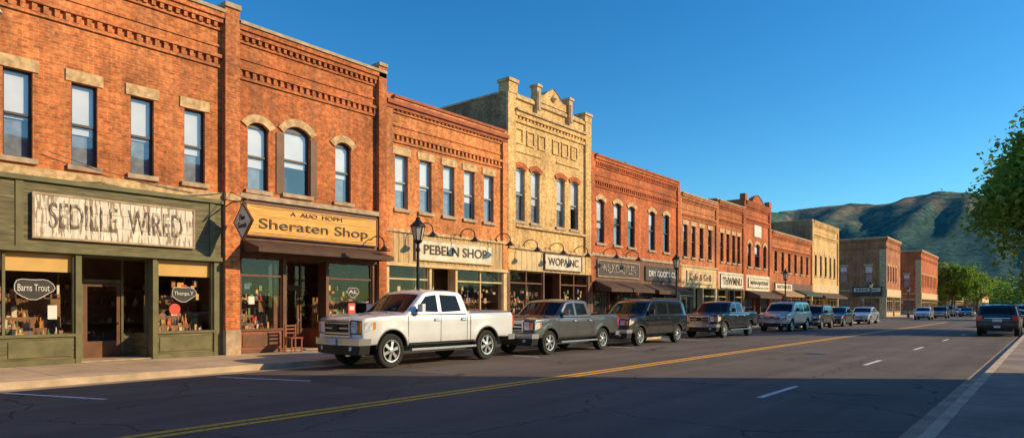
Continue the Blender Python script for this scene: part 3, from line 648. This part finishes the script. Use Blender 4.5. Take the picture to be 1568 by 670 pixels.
# ------------------------------------------------------------------ mountain
def mountain():
    m,nt,b=new_mat('mountain_slope'); tc=nt.nodes.new('ShaderNodeTexCoord')
    sp=nt.nodes.new('ShaderNodeSeparateXYZ'); lk(nt,tc.outputs['Object'],sp.inputs[0])
    f,raw=noise_val(nt,tc.outputs['Object'],.014,0,1,12,.46,.62)
    hz=nt.nodes.new('ShaderNodeMapRange'); hz.inputs['From Min'].default_value=230; hz.inputs['From Max'].default_value=450; lk(nt,sp.outputs[2],hz.inputs['Value'])
    k=mul(nt,f,hz.outputs[0])
    c=mixc(nt,k,(.07,.135,.12),(.34,.25,.18))  # green base carries a painted haze tint; tan rock higher up also paints sunlit ridges
    f2,_=noise_val(nt,tc.outputs['Object'],.06,.55,1.4,9); lk(nt,hsv(nt,c,f2),b.inputs['Base Color']); b.inputs['Roughness'].default_value=1
    b.inputs['Specular IOR Level'].default_value=0
    cr=[(-4500,120),(-2500,300),(-1700,370),(-1250,404),(-969,426),(-780,440),(-560,426),(-450,442),(-330,448),(-200,426),(-100,408),(0,412),(150,376),(500,300),(1200,240),(3000,120)]
    def crest(x):
        for (a,h),(c2,h2) in zip(cr[:-1],cr[1:]):
            if a<=x<=c2:
                t=(x-a)/(c2-a); t=t*t*(3-2*t); return h+(h2-h)*t
        return 100
    nx,ny=460,120; X0,X1,Y0,Y1=-4200,2800,1500,4300
    vs=[];fs=[]
    for j in range(ny):
        y=Y0+(Y1-Y0)*j/(ny-1)
        t=max(0,min(1,(y-1650)/1350)); s=t*t*(3-2*t)*.35+t*.65
        if y>3000: s=max(0,1-(y-3000)/2600)
        for i in range(nx):
            x=X0+(X1-X0)*i/(nx-1)
            n1=1-abs(noise.noise(Vector((x/320+.3*noise.noise(Vector((x/500,y/500,3))),y/1100,0))))*2
            n2=1-abs(noise.noise(Vector((x/110,y/420,5))))*2
            n3=noise.fractal(Vector((x/90,y/90,9)),1,2,4)
            e=4*s*(1-s) if y<3000 else .1
            h=crest(x+40*math.sin(y/300))*s*(1+e*.38*(n1-.66)+e*.13*(n2-.62))+n3*6*(.3+s)
            if y<1700: h=h*max(0,(y-1500)/200)
            vs.append((x,y,h-4))
    for j in range(ny-1):
        for i in range(nx-1):
            a=j*nx+i; fs.append((a,a+1,a+nx+1,a+nx))
    me=bpy.data.meshes.new('mountain'); me.from_pydata(vs,[],fs); me.materials.append(m)
    me.polygons.foreach_set('use_smooth',[True]*len(me.polygons)); o=bpy.data.objects.new('mountain',me); COL.objects.link(o)
mountain()
# ------------------------------------------------------------------ trees
def leafmat(name,c1,c2):
    m,nt,b=new_mat(name); tc=nt.nodes.new('ShaderNodeTexCoord')
    f,_=noise_val(nt,tc.outputs['Object'],1.6,0,1,5,.35,.65); f2,_=noise_val(nt,tc.outputs['Object'],14,.6,1.5,2)
    c=hsv(nt,mixc(nt,f,c1,c2),f2); lk(nt,c,b.inputs['Base Color']); b.inputs['Roughness'].default_value=.6
    tr=nt.nodes.new('ShaderNodeBsdfTranslucent'); lk(nt,c,tr.inputs[0]); mx=nt.nodes.new('ShaderNodeMixShader'); mx.inputs[0].default_value=.45
    out=nt.nodes['Material Output']; lk(nt,b.outputs[0],mx.inputs[1]); lk(nt,tr.outputs[0],mx.inputs[2]); lk(nt,mx.outputs[0],out.inputs[0]); return m
M['leaf']=leafmat('leaves',(.11,.22,.025),(.26,.36,.04))
M['bark']=plain('bark',(.10,.07,.05),.9,var=.35,scale=4,stretch=(6,6,1),bump=.5)
def leaves(rng,centers,per,sig,size):
    vs=[];fs=[]
    for (c,rad) in centers:
        for _ in range(per):
            p=Vector((rng.gauss(0,1),rng.gauss(0,1),rng.gauss(0,.75)))*rad*sig+Vector(c)
            u=Vector((rng.gauss(0,1),rng.gauss(0,1),rng.gauss(0,.6))).normalized(); w=u.orthogonal().normalized()
            w=(w*math.cos(rng.random()*6.3)+u.cross(w)*math.sin(rng.random()*6.3)); s=size*rng.uniform(.6,1.4)
            n=len(vs); q=u*s; t=w*s*.55
            vs+=[tuple(p-q),tuple(p+t),tuple(p+q),tuple(p-t)]; fs.append((n,n+1,n+2,n+3))
    return vs,fs
def tree(name,x,y,H,rad,seed,clumps=70,per=160,size=.13,mat='leaf',zb=None):
    rng=random.Random(seed); r=empty(name,(x,y,.1)); mb=MB('trunk'); th=H*.33; zb=zb or H*.3
    mb.cyl((0,0,-.2),(0,0,th*.5),rad*.075,rad*.055,M['bark'],10); mb.cyl((0,0,th*.5),(rad*.03,0,th),rad*.055,rad*.045,M['bark'],10)
    cs=[]; cz=(H+zb)/2; hz=(H-zb)/2
    while len(cs)<clumps:
        p=Vector((rng.uniform(-1,1),rng.uniform(-1,1),rng.uniform(-1,1)))
        if .35<p.length<1 : 
            k=1+.28*noise.noise(p*1.8+Vector((seed,0,0)))
            q=(p.x*rad*k*(1-.3*max(0,p.z)),p.y*rad*k*(1-.3*max(0,p.z)),cz+p.z*hz*k); cs.append((q,rad*rng.uniform(.12,.23)))
    for q,_ in cs[::3]:
        m_=(q[0]*.4,q[1]*.4,th+(q[2]-th)*.45); mb.cyl((0,0,th*.9),m_,rad*.03,rad*.018,M['bark'],6); mb.cyl(m_,q,rad*.018,rad*.006,M['bark'],5)
    mb.finish(r,smooth=True)
    vs,fs=leaves(rng,cs,per,.62,size); me=bpy.data.meshes.new('foliage'); me.from_pydata(vs,[],fs); me.materials.append(M[mat]); o=bpy.data.objects.new('foliage',me); COL.objects.link(o); o.parent=r
tree('street_tree',2.0,56,15.0,6.5,3,clumps=170,per=230,size=.18,zb=3.0)
tree('street_tree',-17.6,180,11.5,5.5,5,60,130,.32); tree('street_tree',-18.2,190,9.5,4.5,6,50,110,.32)
tree('street_tree',1.5,150,8.5,4.5,8,50,130,.3,'leaf'); tree('street_tree',-17.2,240,12,6,9,50,120,.4,'leaf'); tree('street_tree',1.8,105,7.6,4.2,11,60,140,.22,'leaf')
rng=random.Random(4); cs=[]
for i in range(170):
    x=rng.uniform(-130,70); y=rng.uniform(380,450); h=rng.uniform(9,20); 
    for k in range(4): cs.append(((x+rng.uniform(-3,3),y+rng.uniform(-3,3),h*(.25+.22*k)),rng.uniform(2.4,4.6)))
vs,fs=leaves(rng,cs,60,.6,.85); me=bpy.data.meshes.new('distant_trees'); me.from_pydata(vs,[],fs); me.materials.append(M['leaf']); COL.objects.link(bpy.data.objects.new('distant_trees',me))

# ------------------------------------------------------------------ vehicles
def carpaint(name,col,metal=.0,rough=.3):
    m,nt,b=new_mat(name); tc=nt.nodes.new('ShaderNodeTexCoord')
    v,_=noise_val(nt,tc.outputs['Object'],1.5,.93,1.05,4)
    sp=nt.nodes.new('ShaderNodeSeparateXYZ'); lk(nt,tc.outputs['Object'],sp.inputs[0])
    mr=nt.nodes.new('ShaderNodeMapRange'); mr.inputs['From Min'].default_value=.35; mr.inputs['From Max'].default_value=.95; mr.inputs['To Min'].default_value=.3; mr.inputs['To Max'].default_value=0.; lk(nt,sp.outputs[2],mr.inputs['Value'])
    dn,_=noise_val(nt,tc.outputs['Object'],5,.4,1.2,6); k=mul(nt,mr.outputs[0],dn)
    lk(nt,mixc(nt,k,hsv(nt,None,v,col),(.24,.19,.14)),b.inputs['Base Color'])
    b.inputs['Metallic'].default_value=metal; b.inputs['Roughness'].default_value=rough; b.inputs['Coat Weight'].default_value=1; b.inputs['Coat Roughness'].default_value=.05
    return m
V={}
V['glass']=plain('car_glass',(.010,.014,.02),.04,var=.05); V['glass'].node_tree.nodes['Principled BSDF'].inputs['IOR'].default_value=1.28
V['plast']=plain('black_plastic',(.016,.016,.017),.55,var=.1); V['rub']=plain('tyre_rubber',(.022,.021,.02),.85,var=.15,scale=6)
V['chr']=plain('chrome',(.62,.65,.70),.22,metal=.75,var=.05); V['alloy']=plain('alloy_wheel',(.6,.6,.61),.3,metal=.85,var=.05)
V['light']=plain('headlight_lens',(.66,.72,.78),.1,coat=1.,var=.3,scale=12); V['red']=plain('tail_light_red',(.75,.015,.012),.15,coat=1.,var=.1)
V['amb']=plain('indicator_amber',(.8,.25,.02),.2,coat=1.,var=.1); V['plate']=plain('number_plate',(.65,.65,.68),.5,var=.2,scale=20)
def clamp(t,a=0,b=1): return max(a,min(b,t))
def inpoly(x,z,P):
    c=False; n=len(P)
    for i in range(n):
        x1,z1=P[i]; x2,z2=P[(i+1)%n]
        if (z1>z)!=(z2>z) and x<(x2-x1)*(z-z1)/(z2-z1)+x1: c=not c
    return c
SPEC={
'pickup':dict(L=5.9,W=1.0,belt=1.33,roof=1.96,
  top=[(.13,.56),(.05,.66),(.02,.98),(.03,1.18),(.14,1.255),(.6,1.30),(1.1,1.325),(1.45,1.34),(2.12,1.85),(2.28,1.92),(2.6,1.96),(3.2,1.96),(3.58,1.93),(3.68,1.86),(3.84,1.42),(3.87,1.39),(5.82,1.41),(5.88,1.37),(5.9,1.2),(5.9,.72),(5.82,.62)],
  zb=.52,zr=.64,zf=.58,wc=(1.0,4.62),wr=.42,ra=.52,
  wins=[[(1.78,1.43),(2.24,1.81),(2.66,1.86),(2.66,1.40)],[(2.79,1.40),(2.79,1.86),(3.44,1.84),(3.56,1.43)]],
  ws=(1.5,2.11,1.38,1.84),rw=(3.66,3.86,1.45,1.85),bed=(3.98,5.76),doors=(1.55,2.72,3.76),grille=(.80,1.16),lamp=(.86,1.16)),
'suv':dict(L=5.4,W=.98,belt=1.25,roof=1.93,
  top=[(.12,.52),(.05,.62),(.03,.92),(.07,1.08),(.2,1.14),(.6,1.19),(1.25,1.24),(1.95,1.78),(2.12,1.87),(2.7,1.93),(4.7,1.92),(5.1,1.86),(5.2,1.76),(5.34,1.25),(5.4,1.0),(5.4,.65),(5.32,.55)],
  zb=.44,zr=.55,zf=.52,wc=(.98,4.3),wr=.385,ra=.47,
  wins=[[(1.58,1.32),(2.05,1.74),(2.5,1.79),(2.5,1.3)],[(2.62,1.3),(2.62,1.79),(3.5,1.79),(3.5,1.3)],[(3.66,1.3),(3.66,1.79),(4.85,1.77),(5.0,1.33)]],
  ws=(1.32,1.94,1.28,1.77),rw=(5.2,5.36,1.34,1.74),bed=None,doors=(1.42,2.56,3.6),grille=(.78,1.04),lamp=(.84,1.06)),
'sedan':dict(L=4.8,W=.91,belt=.96,roof=1.46,
  top=[(.14,.32),(.05,.42),(.03,.6),(.08,.72),(.3,.80),(.7,.87),(1.3,.95),(2.02,1.34),(2.3,1.42),(2.8,1.46),(3.2,1.44),(3.5,1.38),(4.12,1.06),(4.5,1.04),(4.7,1.0),(4.77,.86),(4.8,.55),(4.7,.38)],
  zb=.25,zr=.36,zf=.34,wc=(.92,3.72),wr=.33,ra=.39,
  wins=[[(1.75,1.02),(2.15,1.3),(2.7,1.37),(2.7,1.0)],[(2.8,1.0),(2.8,1.37),(3.28,1.34),(3.72,1.07)]],
  ws=(1.38,2.0,.99,1.33),rw=(3.55,4.1,1.09,1.35),bed=None,doors=(1.5,2.75,3.6),grille=(.45,.62),lamp=(.6,.76)),
}
def arch(cx,cz,ra,zr_,zl_,n=12):
    a0=math.asin(clamp((zr_-cz)/ra,-.9,.9)); a1=math.pi-math.asin(clamp((zl_-cz)/ra,-.9,.9))
    return [(cx+ra*math.cos(a0+(a1-a0)*i/n),cz+ra*math.sin(a0+(a1-a0)*i/n)) for i in range(n+1)]
def vehicle(name,kind,paint,x,yfront,flip=False,sz=1.,sl=1.,wheelmat=None,trim=None,sw=1.):
    S=SPEC[kind]; L,W,belt,roof=S['L'],S['W'],S['belt'],S['roof']
    if not flip: r=empty(name,(x,yfront,0),R(90))
    else: r=empty(name,(x,yfront,0),R(-90))
    r.scale=(sl,sw,sz)
    wr,ra=S['wr'],S['ra']; c1,c2=S['wc']
    pts=list(S['top'])
    pts+=arch(c2,wr,ra,S['zr'],S['zb']) + arch(c1,wr,ra,S['zb'],S['zf'])
    cf=.13 if kind=='sedan' else .09
    def deform(X,Y,Z):
        q=Y/W
        s=1-.06*clamp((.72-Z)/.35)**1.5
        tb=clamp((Z-belt)/.03)*.035+.15*clamp((Z-belt)/(roof-belt))
        s-=tb
        s*=1-.07*clamp((.75-X)/.75)**2
        s*=1-.04*clamp((X-(L-.6))/.6)**2
        for c in (c1,c2):
            d=math.hypot(X-c,Z-wr)
            if d<ra+.14: s+=.026*clamp(1-(d-ra)/.14)
        s+=.014*math.exp(-((Z-(belt-.22))/.05)**2)
        nx=X+cf*q*q*clamp(1-X/.8,0,1.1)-.05*q*q*clamp((X-(L-.6))/.6)
        if Z>belt: nx+=.10*q*q*clamp(1-(X-1.3)/1.2)*clamp((Z-belt)/.1)
        nz=Z-.045*q*q*clamp((Z-(belt-.25))/.25)
        if X<1.4 and Z>belt-.3: nz+=.02*math.exp(-((abs(q)-.55)/.12)**2)*clamp((Z-belt+.3)/.2)*clamp((1.5-X)/.3)
        return (nx,Y*s,nz)
    bm=bmesh.new()
    A=[bm.verts.new((p[0],-W,p[1])) for p in pts]; B=[bm.verts.new((p[0],W,p[1])) for p in pts]
    fa=bm.faces.new(A); fb=bm.faces.new(list(reversed(B)))
    n=len(pts)
    for i in range(n):
        j=(i+1)%n; bm.faces.new((A[j],A[i],B[i],B[j]))
    bmesh.ops.recalc_face_normals(bm,faces=bm.faces[:])
    es=list(fa.edges)+list(fb.edges)
    bmesh.ops.bevel(bm,geom=es,offset=.045,segments=3,profile=.5,affect='EDGES',clamp_overlap=True)
    def cut(co,no): bmesh.ops.bisect_plane(bm,geom=bm.verts[:]+bm.edges[:]+bm.faces[:],dist=1e-5,plane_co=co,plane_no=no)
    X=.2
    while X<L: cut((X,0,0),(1,0,0)); X+=.22
    zz=.5
    while zz<roof: cut((0,0,zz),(0,0,1)); zz+=.11
    for yy in (0,.2,-.2,.42,-.42,.55,-.55,.66,-.66,.8,-.8): cut((0,yy*W,0),(0,1,0))
    gy=.86*W
    for yy in (gy,-gy): cut((0,yy,0),(0,1,0))
    for P in S['wins']:
        for i in range(len(P)):
            p=P[i]; q=P[(i+1)%len(P)]; dx,dz=q[0]-p[0],q[1]-p[1]; cut((p[0],0,p[1]),(dz,0,-dx))
    for k in ('ws','rw'):
        w=S[k]; cut((0,0,w[2]),(0,0,1)); cut((0,0,w[3]),(0,0,1))
    if S['bed']:
        for b_ in S['bed']: cut((b_,0,0),(1,0,0))
    glass=[];bed=[]
    for f in bm.faces:
        c=f.calc_center_median(); nn=f.normal; f.material_index=0; f.smooth=True
        if abs(nn.y)>.9 and any(inpoly(c.x,c.z,P) for P in S['wins']): f.material_index=1; glass.append(f)
        elif abs(nn.y)<.3 and abs(c.y)<gy:
            w=S['ws']; v=S['rw']
            if nn.x<-.3 and w[0]-.1<c.x<w[1]+.1 and w[2]<c.z<w[3]: f.material_index=1; glass.append(f)
            elif nn.x>.3 and v[0]-.1<c.x<v[1]+.1 and v[2]<c.z<v[3]: f.material_index=1; glass.append(f)
            elif S['bed'] and nn.z>.9 and S['bed'][0]<c.x<S['bed'][1]: bed.append(f)
        for cc in (c1,c2):
            if math.hypot(c.x-cc,c.z-wr)<ra+.015 and abs(nn.y)<.5: f.material_index=2
        if c.z<S['zb']+.02: f.material_index=2
    if bed:
        rr=bmesh.ops.extrude_face_region(bm,geom=bed); vv=[e for e in rr['geom'] if isinstance(e,bmesh.types.BMVert)]
        for v in vv: v.co.z-=.5
        for e in rr['geom']:
            if isinstance(e,bmesh.types.BMFace): e.material_index=2
        bmesh.ops.delete(bm,geom=[f for f in bed if f.is_valid],context='FACES')
    gl=[f for f in glass if f.is_valid]
    for v in bm.verts: v.co=Vector(deform(*v.co))
    bm.normal_update()
    rs=bmesh.ops.inset_region(bm,faces=gl,thickness=.016,depth=-.012,use_even_offset=True,use_boundary=True)
    for f in rs['faces']: f.material_index=2
    me=bpy.data.meshes.new('body'); bm.to_mesh(me); bm.free()
    for m in (paint,V['glass'],V['plast']): me.materials.append(m)
    me.set_sharp_from_angle(angle=R(32))
    o=bpy.data.objects.new('body',me); COL.objects.link(o); o.parent=r
    d=MB('trim',deform); tr=trim or V['chr']
    def strip(p,q,w,mat,n=8,off=.004):
        for s in (-1,1):
            for i in range(n):
                a=(p[0]+(q[0]-p[0])*i/n,p[1]+(q[1]-p[1])*i/n); b=(p[0]+(q[0]-p[0])*(i+1)/n,p[1]+(q[1]-p[1])*(i+1)/n)
                dx,dz=q[0]-p[0],q[1]-p[1]; l=math.hypot(dx,dz); ox,oz=-dz/l*w/2,dx/l*w/2; Y=s*(W+off)
                d.face([(a[0]-ox,Y,a[1]-oz),(b[0]-ox,Y,b[1]-oz),(b[0]+ox,Y,b[1]+oz),(a[0]+ox,Y,a[1]+oz)],mat)
    zl=S['zb']+.07
    for i,X in enumerate(S['doors']):
        zt=belt-.0
        if i==2 and kind!='pickup': 
            strip((X,belt-.02),(X,wr+ra*.9),.016,V['plast'])
        else: strip((X,zt),(X,zl),.016,V['plast'])
        if i<2:
            X2=S['doors'][i+1]
            hx=X2-.24; 
            for s in (-1,1): d.box(hx,hx+.18,s*(W+.03)-.014,s*(W+.03)+.014,belt-.17,belt-.13,tr if kind=='pickup' else paint); d.face([(hx-.01,s*(W+.005),belt-.19),(hx+.19,s*(W+.005),belt-.19),(hx+.19,s*(W+.005),belt-.11),(hx-.01,s*(W+.005),belt-.11)],V['plast'])
    if kind=='pickup': strip((3.9,1.38),(3.9,zl),.024,V['plast']); strip((3.95,1.385),(5.8,1.40),.035,V['plast'])
    strip((S['doors'][0],zl),(S['doors'][1],zl),.012,V['plast']); 
    strip((c1+ra+.03,zl-.02),(c2-ra-.03,zl-.02),.05,V['plast'] if kind!='sedan' else paint)
    strip((S['doors'][0]+.08,belt+.015),(S['doors'][2]-.02,belt+.015),.022,V['plast'])
    for cc in (c1,c2):
        n_=14; a0=R(8); a1=R(172)
        for s in (-1,1):
            for i in range(n_):
                t0=a0+(a1-a0)*i/n_; t1=a0+(a1-a0)*(i+1)/n_; Y=s*(W+.003); r0,r1=ra-.004,ra+.02
                d.face([(cc+r0*math.cos(t0),Y,wr+r0*math.sin(t0)),(cc+r0*math.cos(t1),Y,wr+r0*math.sin(t1)),(cc+r1*math.cos(t1),Y,wr+r1*math.sin(t1)),(cc+r1*math.cos(t0),Y,wr+r1*math.sin(t0))],V['plast'])
    topf=[p for p in S['top'][:6]]
    def fx(z):
        for (a,za),(b,zb_) in zip(topf[:-1],topf[1:]):
            if min(za,zb_)<=z<=max(za,zb_) and za!=zb_: return a+(b-a)*(z-za)/(zb_-za)
        return topf[1][0]
    def fbox(y0,y1,z0,z1,pr,mat,n=6,back=.05):
        for i in range(n):
            a=y0+(y1-y0)*i/n; b=y0+(y1-y0)*(i+1)/n
            x0,x1=fx(z0)-pr,fx(z1)-pr
            d.face([(x0,a,z0),(x0,b,z0),(x1,b,z1),(x1,a,z1)],mat)
            d.face([(x0,a,z0),(x0,b,z0),(x0+back,b,z0),(x0+back,a,z0)],mat); d.face([(x1,a,z1),(x1,b,z1),(x1+back,b,z1),(x1+back,a,z1)],mat)
        for a in (y0,y1): d.face([(fx(z0)-pr,a,z0),(fx(z1)-pr,a,z1),(fx(z1)-pr+back,a,z1),(fx(z0)-pr+back,a,z0)],mat)
    g0,g1=S['grille']; gw=.56*W
    fbox(-gw,gw,g0,g1,.014,V['plast'])
    h=g1-g0
    for k in range(3 if kind!='sedan' else 2):
        zc=g0+h*(k+.5)/3; fbox(-gw+.03,gw-.03,zc-.02,zc+.02,.035,tr)
    fbox(-gw-.03,gw+.03,g1-.02,g1+.025,.045,tr); fbox(-gw-.03,gw+.03,g0-.03,g0+.01,.045,tr)
    fbox(-gw-.035,-gw+.015,g0,g1,.044,tr,1); fbox(gw-.015,gw+.035,g0,g1,.044,tr,1)
    if kind!='sedan': fbox(-.12,.12,g0+h*.34,g0+h*.66,.06,V['plast'],2)
    l0,l1=S['lamp']
    for s in (-1,1):
        a,b=sorted((s*(gw+.04),s*W*.98)); fbox(a,b,l0-.02,l1+.02,.010,V['plast'],4)
        a,b=sorted((s*(gw+.065),s*W*.84)); fbox(a,b,l0+.01,l1-.01,.022,V['light'],4)
        a,b=sorted((s*W*.865,s*W*.965)); fbox(a,b,l0+.01,l1-.02,.022,V['amb'],2)
        Y=s*(W+.004)
        for i in range(4):
            xa=.09+i*.09; xb=xa+.09; t=i/4; d.face([(xa,Y,l0+.1*t),(xb,Y,l0+.1*(t+.25)),(xb,Y,l1-.02),(xa,Y,l1-.02)],V['light'] if i<3 else V['amb'])
    def wrapbox(x0,x1,z0,z1,mat,n=10,w=W+.012):
        for i in range(n):
            a=-w+2*w*i/n; b=-w+2*w*(i+1)/n
            d.box(x0,x1,a,b,z0,z1,mat)
    bz0,bz1=(.46,.74) if kind!='sedan' else (.28,.5)
    if kind=='suv': bz0,bz1=.42,.68
    bm_=tr if kind!='sedan' else paint
    wrapbox(-.08,.30,bz0+.12,bz1,bm_); wrapbox(-.04,.28,bz0-.1,bz0+.119,V['plast'])
    fbox(-.36,.36,bz0+.16,bz1-.07,.135,V['plast'],2); 
    d.box(-.12,-.085,-.16,.16,bz0+.12,bz0+.27,V['plate'])
    for s in (-1,1): d.cyl((-.055,s*.68*W,bz0+.04),(-.03,s*.68*W,bz0+.04),.055,.055,V['light'],10)
    wrapbox(L-.25,L+.1,bz0+.08,bz1-.04,bm_ if kind!='suv' else V['plast']); 
    d.box(L+.105,L+.12,-.16,.16,bz0+.1,bz0+.22,V['plate'])
    t0,t1=(.92,1.3) if kind=='pickup' else ((.95,1.26) if kind=='suv' else (.68,.92))
    for s in (-1,1):
        y0,y1=sorted((s*W*.985,s*W*(.72 if kind!='sedan' else .6)))
        d.box(L-.14,L+.07,y0,y1 ,t0,t1,V['red'])
    if kind=='suv': d.box(L-.02,L+.075,-.22,.22,.88,1.04,V['plate']); d.box(L-.02,L+.07,-.6,.6,1.08,1.12,tr)
    elif kind=='sedan': d.box(L-.02,L+.015,-.35,.35,t0+.05,t0+.09,tr)
    d.finish(r)
    e=MB('mirrors_and_fittings')
    mxx=S['doors'][0]+.3
    for s in (-1,1):
        e.box(mxx,mxx+.11,s*(W+.11)-.1,s*(W+.11)+.1,belt+.03,belt+.24,V['plast'] if kind=='suv' else paint)
        e.box(mxx+.02,mxx+.07,s*(W-.03)-.08,s*(W-.03)+.08,belt+.05,belt+.11,V['plast'])
        if kind=='pickup': e.box(1.6,4.05,s*(W-.0)-.09,s*(W)+.06,.40,.45,V['chr'])
        if kind=='suv': e.box(2.4,4.8,s*W*.72-.02,s*W*.72+.02,roof-.01,roof+.045,V['plast'])
    if kind=='suv':
        for xx in (2.8,4.3): e.box(xx,xx+.05,-W*.7,W*.7,roof+.02,roof+.04,V['plast'])
    e.cyl((1.0,-W*.75,belt-.1),(1.06,-W*.75,belt+.65),.006,.004,V['plast'],5)
    e.finish(r,bevel=.02)
    u=MB('underbody'); u.box(.3,L-.3,-W+.32,W-.32,wr*.75,belt-.35,V['plast']); u.finish(r)
    wm=wheelmat or V['alloy']; k=wr/.4
    wi=0
    for cx in (c1,c2):
        for s in (-1,1):
            wi+=1
            w=MB('wheel_%d'%wi); cy=s*(W-.14)
            w.lathe((cx,cy,wr),[(.245*k,-.10),(.36*k,-.125),(.39*k,-.11),(.40*k,-.07),(.40*k,.07),(.39*k,.11),(.36*k,.125),(.245*k,.10)],V['rub'],32,'y')
            w.lathe((cx,cy,wr),[(.262*k,s*.118),(.262*k,s*.132),(.236*k,s*.128),(.226*k,s*.08),(.215*k,s*.03),(.0,s*.03)],wm,28,'y')
            w.lathe((cx,cy,wr),[(.214*k,s*.036),(.0,s*.037)],V['plast'],20,'y')
            w.lathe((cx,cy,wr),[(.08*k,s*.04),(.075*k,s*.12),(.05*k,s*.13),(.0,s*.13)],wm,14,'y')
            ns=6 if kind!='sedan' else 5
            for i in range(ns):
                t=2*math.pi*i/ns+.3; ca,sa=math.cos(t),math.sin(t)
                def P(rr_,tt,yy): return (cx+rr_*ca-tt*sa,cy+s*yy,wr+rr_*sa+tt*ca)
                a=[P(.05*k,-.03,.118),P(.05*k,.03,.118),P(.245*k,.045,.105),P(.245*k,-.045,.105)]
                b=[P(.05*k,-.03,.07),P(.05*k,.03,.07),P(.245*k,.045,.05),P(.245*k,-.045,.05)]
                w.face(a,wm)
                for i1,i2 in ((0,3),(1,2)): w.face([a[i1],a[i2],b[i2],b[i1]],wm)
            w.finish(r,smooth=True)
    return r
pw=carpaint('paint_silver_white',(.76,.79,.84),.1,.3); pg=carpaint('paint_graphite',(.10,.10,.105),.5,.3); pk=carpaint('paint_black',(.010,.012,.016),.2,.2)
pn=carpaint('paint_navy',(.014,.02,.035),.3,.25); pz=carpaint('paint_champagne',(.66,.63,.58),.3,.3); pgr=carpaint('paint_grey',(.20,.19,.18),.5,.3); psl=carpaint('paint_silver',(.56,.58,.62),.5,.3)
pb=carpaint('paint_dark_bronze',(.05,.04,.033),.4,.3)
vehicle('pickup_truck','pickup',pw,-14.38,10.2,sz=1.08,sl=1.04)
vehicle('pickup_truck','pickup',pg,-14.1,16.95,sz=.97,sl=.94)
vehicle('parked_suv','suv',pk,-14.15,23.3,sz=1.02,sl=1.06)
vehicle('pickup_truck','pickup',pk,-14.15,32.4,sz=.99,sl=1.02)
vehicle('parked_suv','suv',pz,-14.15,43.9,sz=1.04,sl=1.06)
vehicle('parked_suv','suv',pb,-14.15,51.4,sz=.92,sl=.85)
vehicle('parked_car','sedan',pk,-14.15,58.4,sz=1.15,sl=1.05)
vehicle('parked_car','sedan',psl,-14.1,68.3,sz=1.15,sl=1.1)
vehicle('parked_car','sedan',psl,-12.9,98,sz=1.15)
vehicle('parked_suv','suv',pb,-12.6,112,sz=.9,sl=.9); vehicle('parked_car','sedan',pgr,-13.9,124); vehicle('parked_suv','suv',pk,-14,134); vehicle('parked_car','sedan',pk,-11,131,sz=1.1); vehicle('parked_car','sedan',psl,-14,146); vehicle('parked_suv','suv',pn,-14,158); vehicle('parked_car','sedan',pgr,-10.5,190); vehicle('parked_suv','suv',pk,-10.8,165)
vehicle('parked_suv','suv',pn,-2.3,49.6,flip=True,sz=.92,sl=.93)
vehicle('parked_car','sedan',pgr,-2.4,69,flip=True)
vehicle('parked_suv','suv',psl,-2.4,96,flip=True)

# ------------------------------------------------------------------ light
EL=25.; d=Vector((-.809*math.cos(R(EL)),-.588*math.cos(R(EL)),-math.sin(R(EL))))
sun=bpy.data.lights.new('sun','SUN'); sun.energy=5.0; sun.angle=R(.5); sun.color=(1,.74,.40)
so=bpy.data.objects.new('sun',sun); so.rotation_euler=d.to_track_quat('-Z','Y').to_euler(); so.location=(30,20,40); COL.objects.link(so)
w=bpy.data.worlds.new('World'); scene.world=w; w.use_nodes=True; nt=w.node_tree
sky=nt.nodes.new('ShaderNodeTexSky'); sky.sky_type='NISHITA'; sky.sun_disc=False; sky.sun_elevation=R(EL); sky.sun_rotation=math.atan2(.809,.588)
sky.air_density=1.0; sky.dust_density=.3; sky.ozone_density=2.0
hs=nt.nodes.new('ShaderNodeHueSaturation'); hs.inputs['Saturation'].default_value=1.38
mm=nt.nodes.new('ShaderNodeMix'); mm.data_type='RGBA'; mm.blend_type='MULTIPLY'; mm.inputs[0].default_value=1.; mm.inputs[7].default_value=(.62,1.08,1.18,1)
bg=nt.nodes['Background']; lk(nt,sky.outputs[0],hs.inputs['Color']); lk(nt,hs.outputs[0],mm.inputs[6]); lk(nt,mm.outputs[2],bg.inputs['Color']); bg.inputs['Strength'].default_value=.145
cam=bpy.data.cameras.new('camera'); cam.lens=22.96; cam.sensor_width=36; cam.shift_y=.0861; cam.clip_end=12000; cam.clip_start=.05
co=bpy.data.objects.new('camera',cam); co.location=(0,0,1.6); co.rotation_euler=(R(90),0,R(39.56)); COL.objects.link(co); scene.camera=co
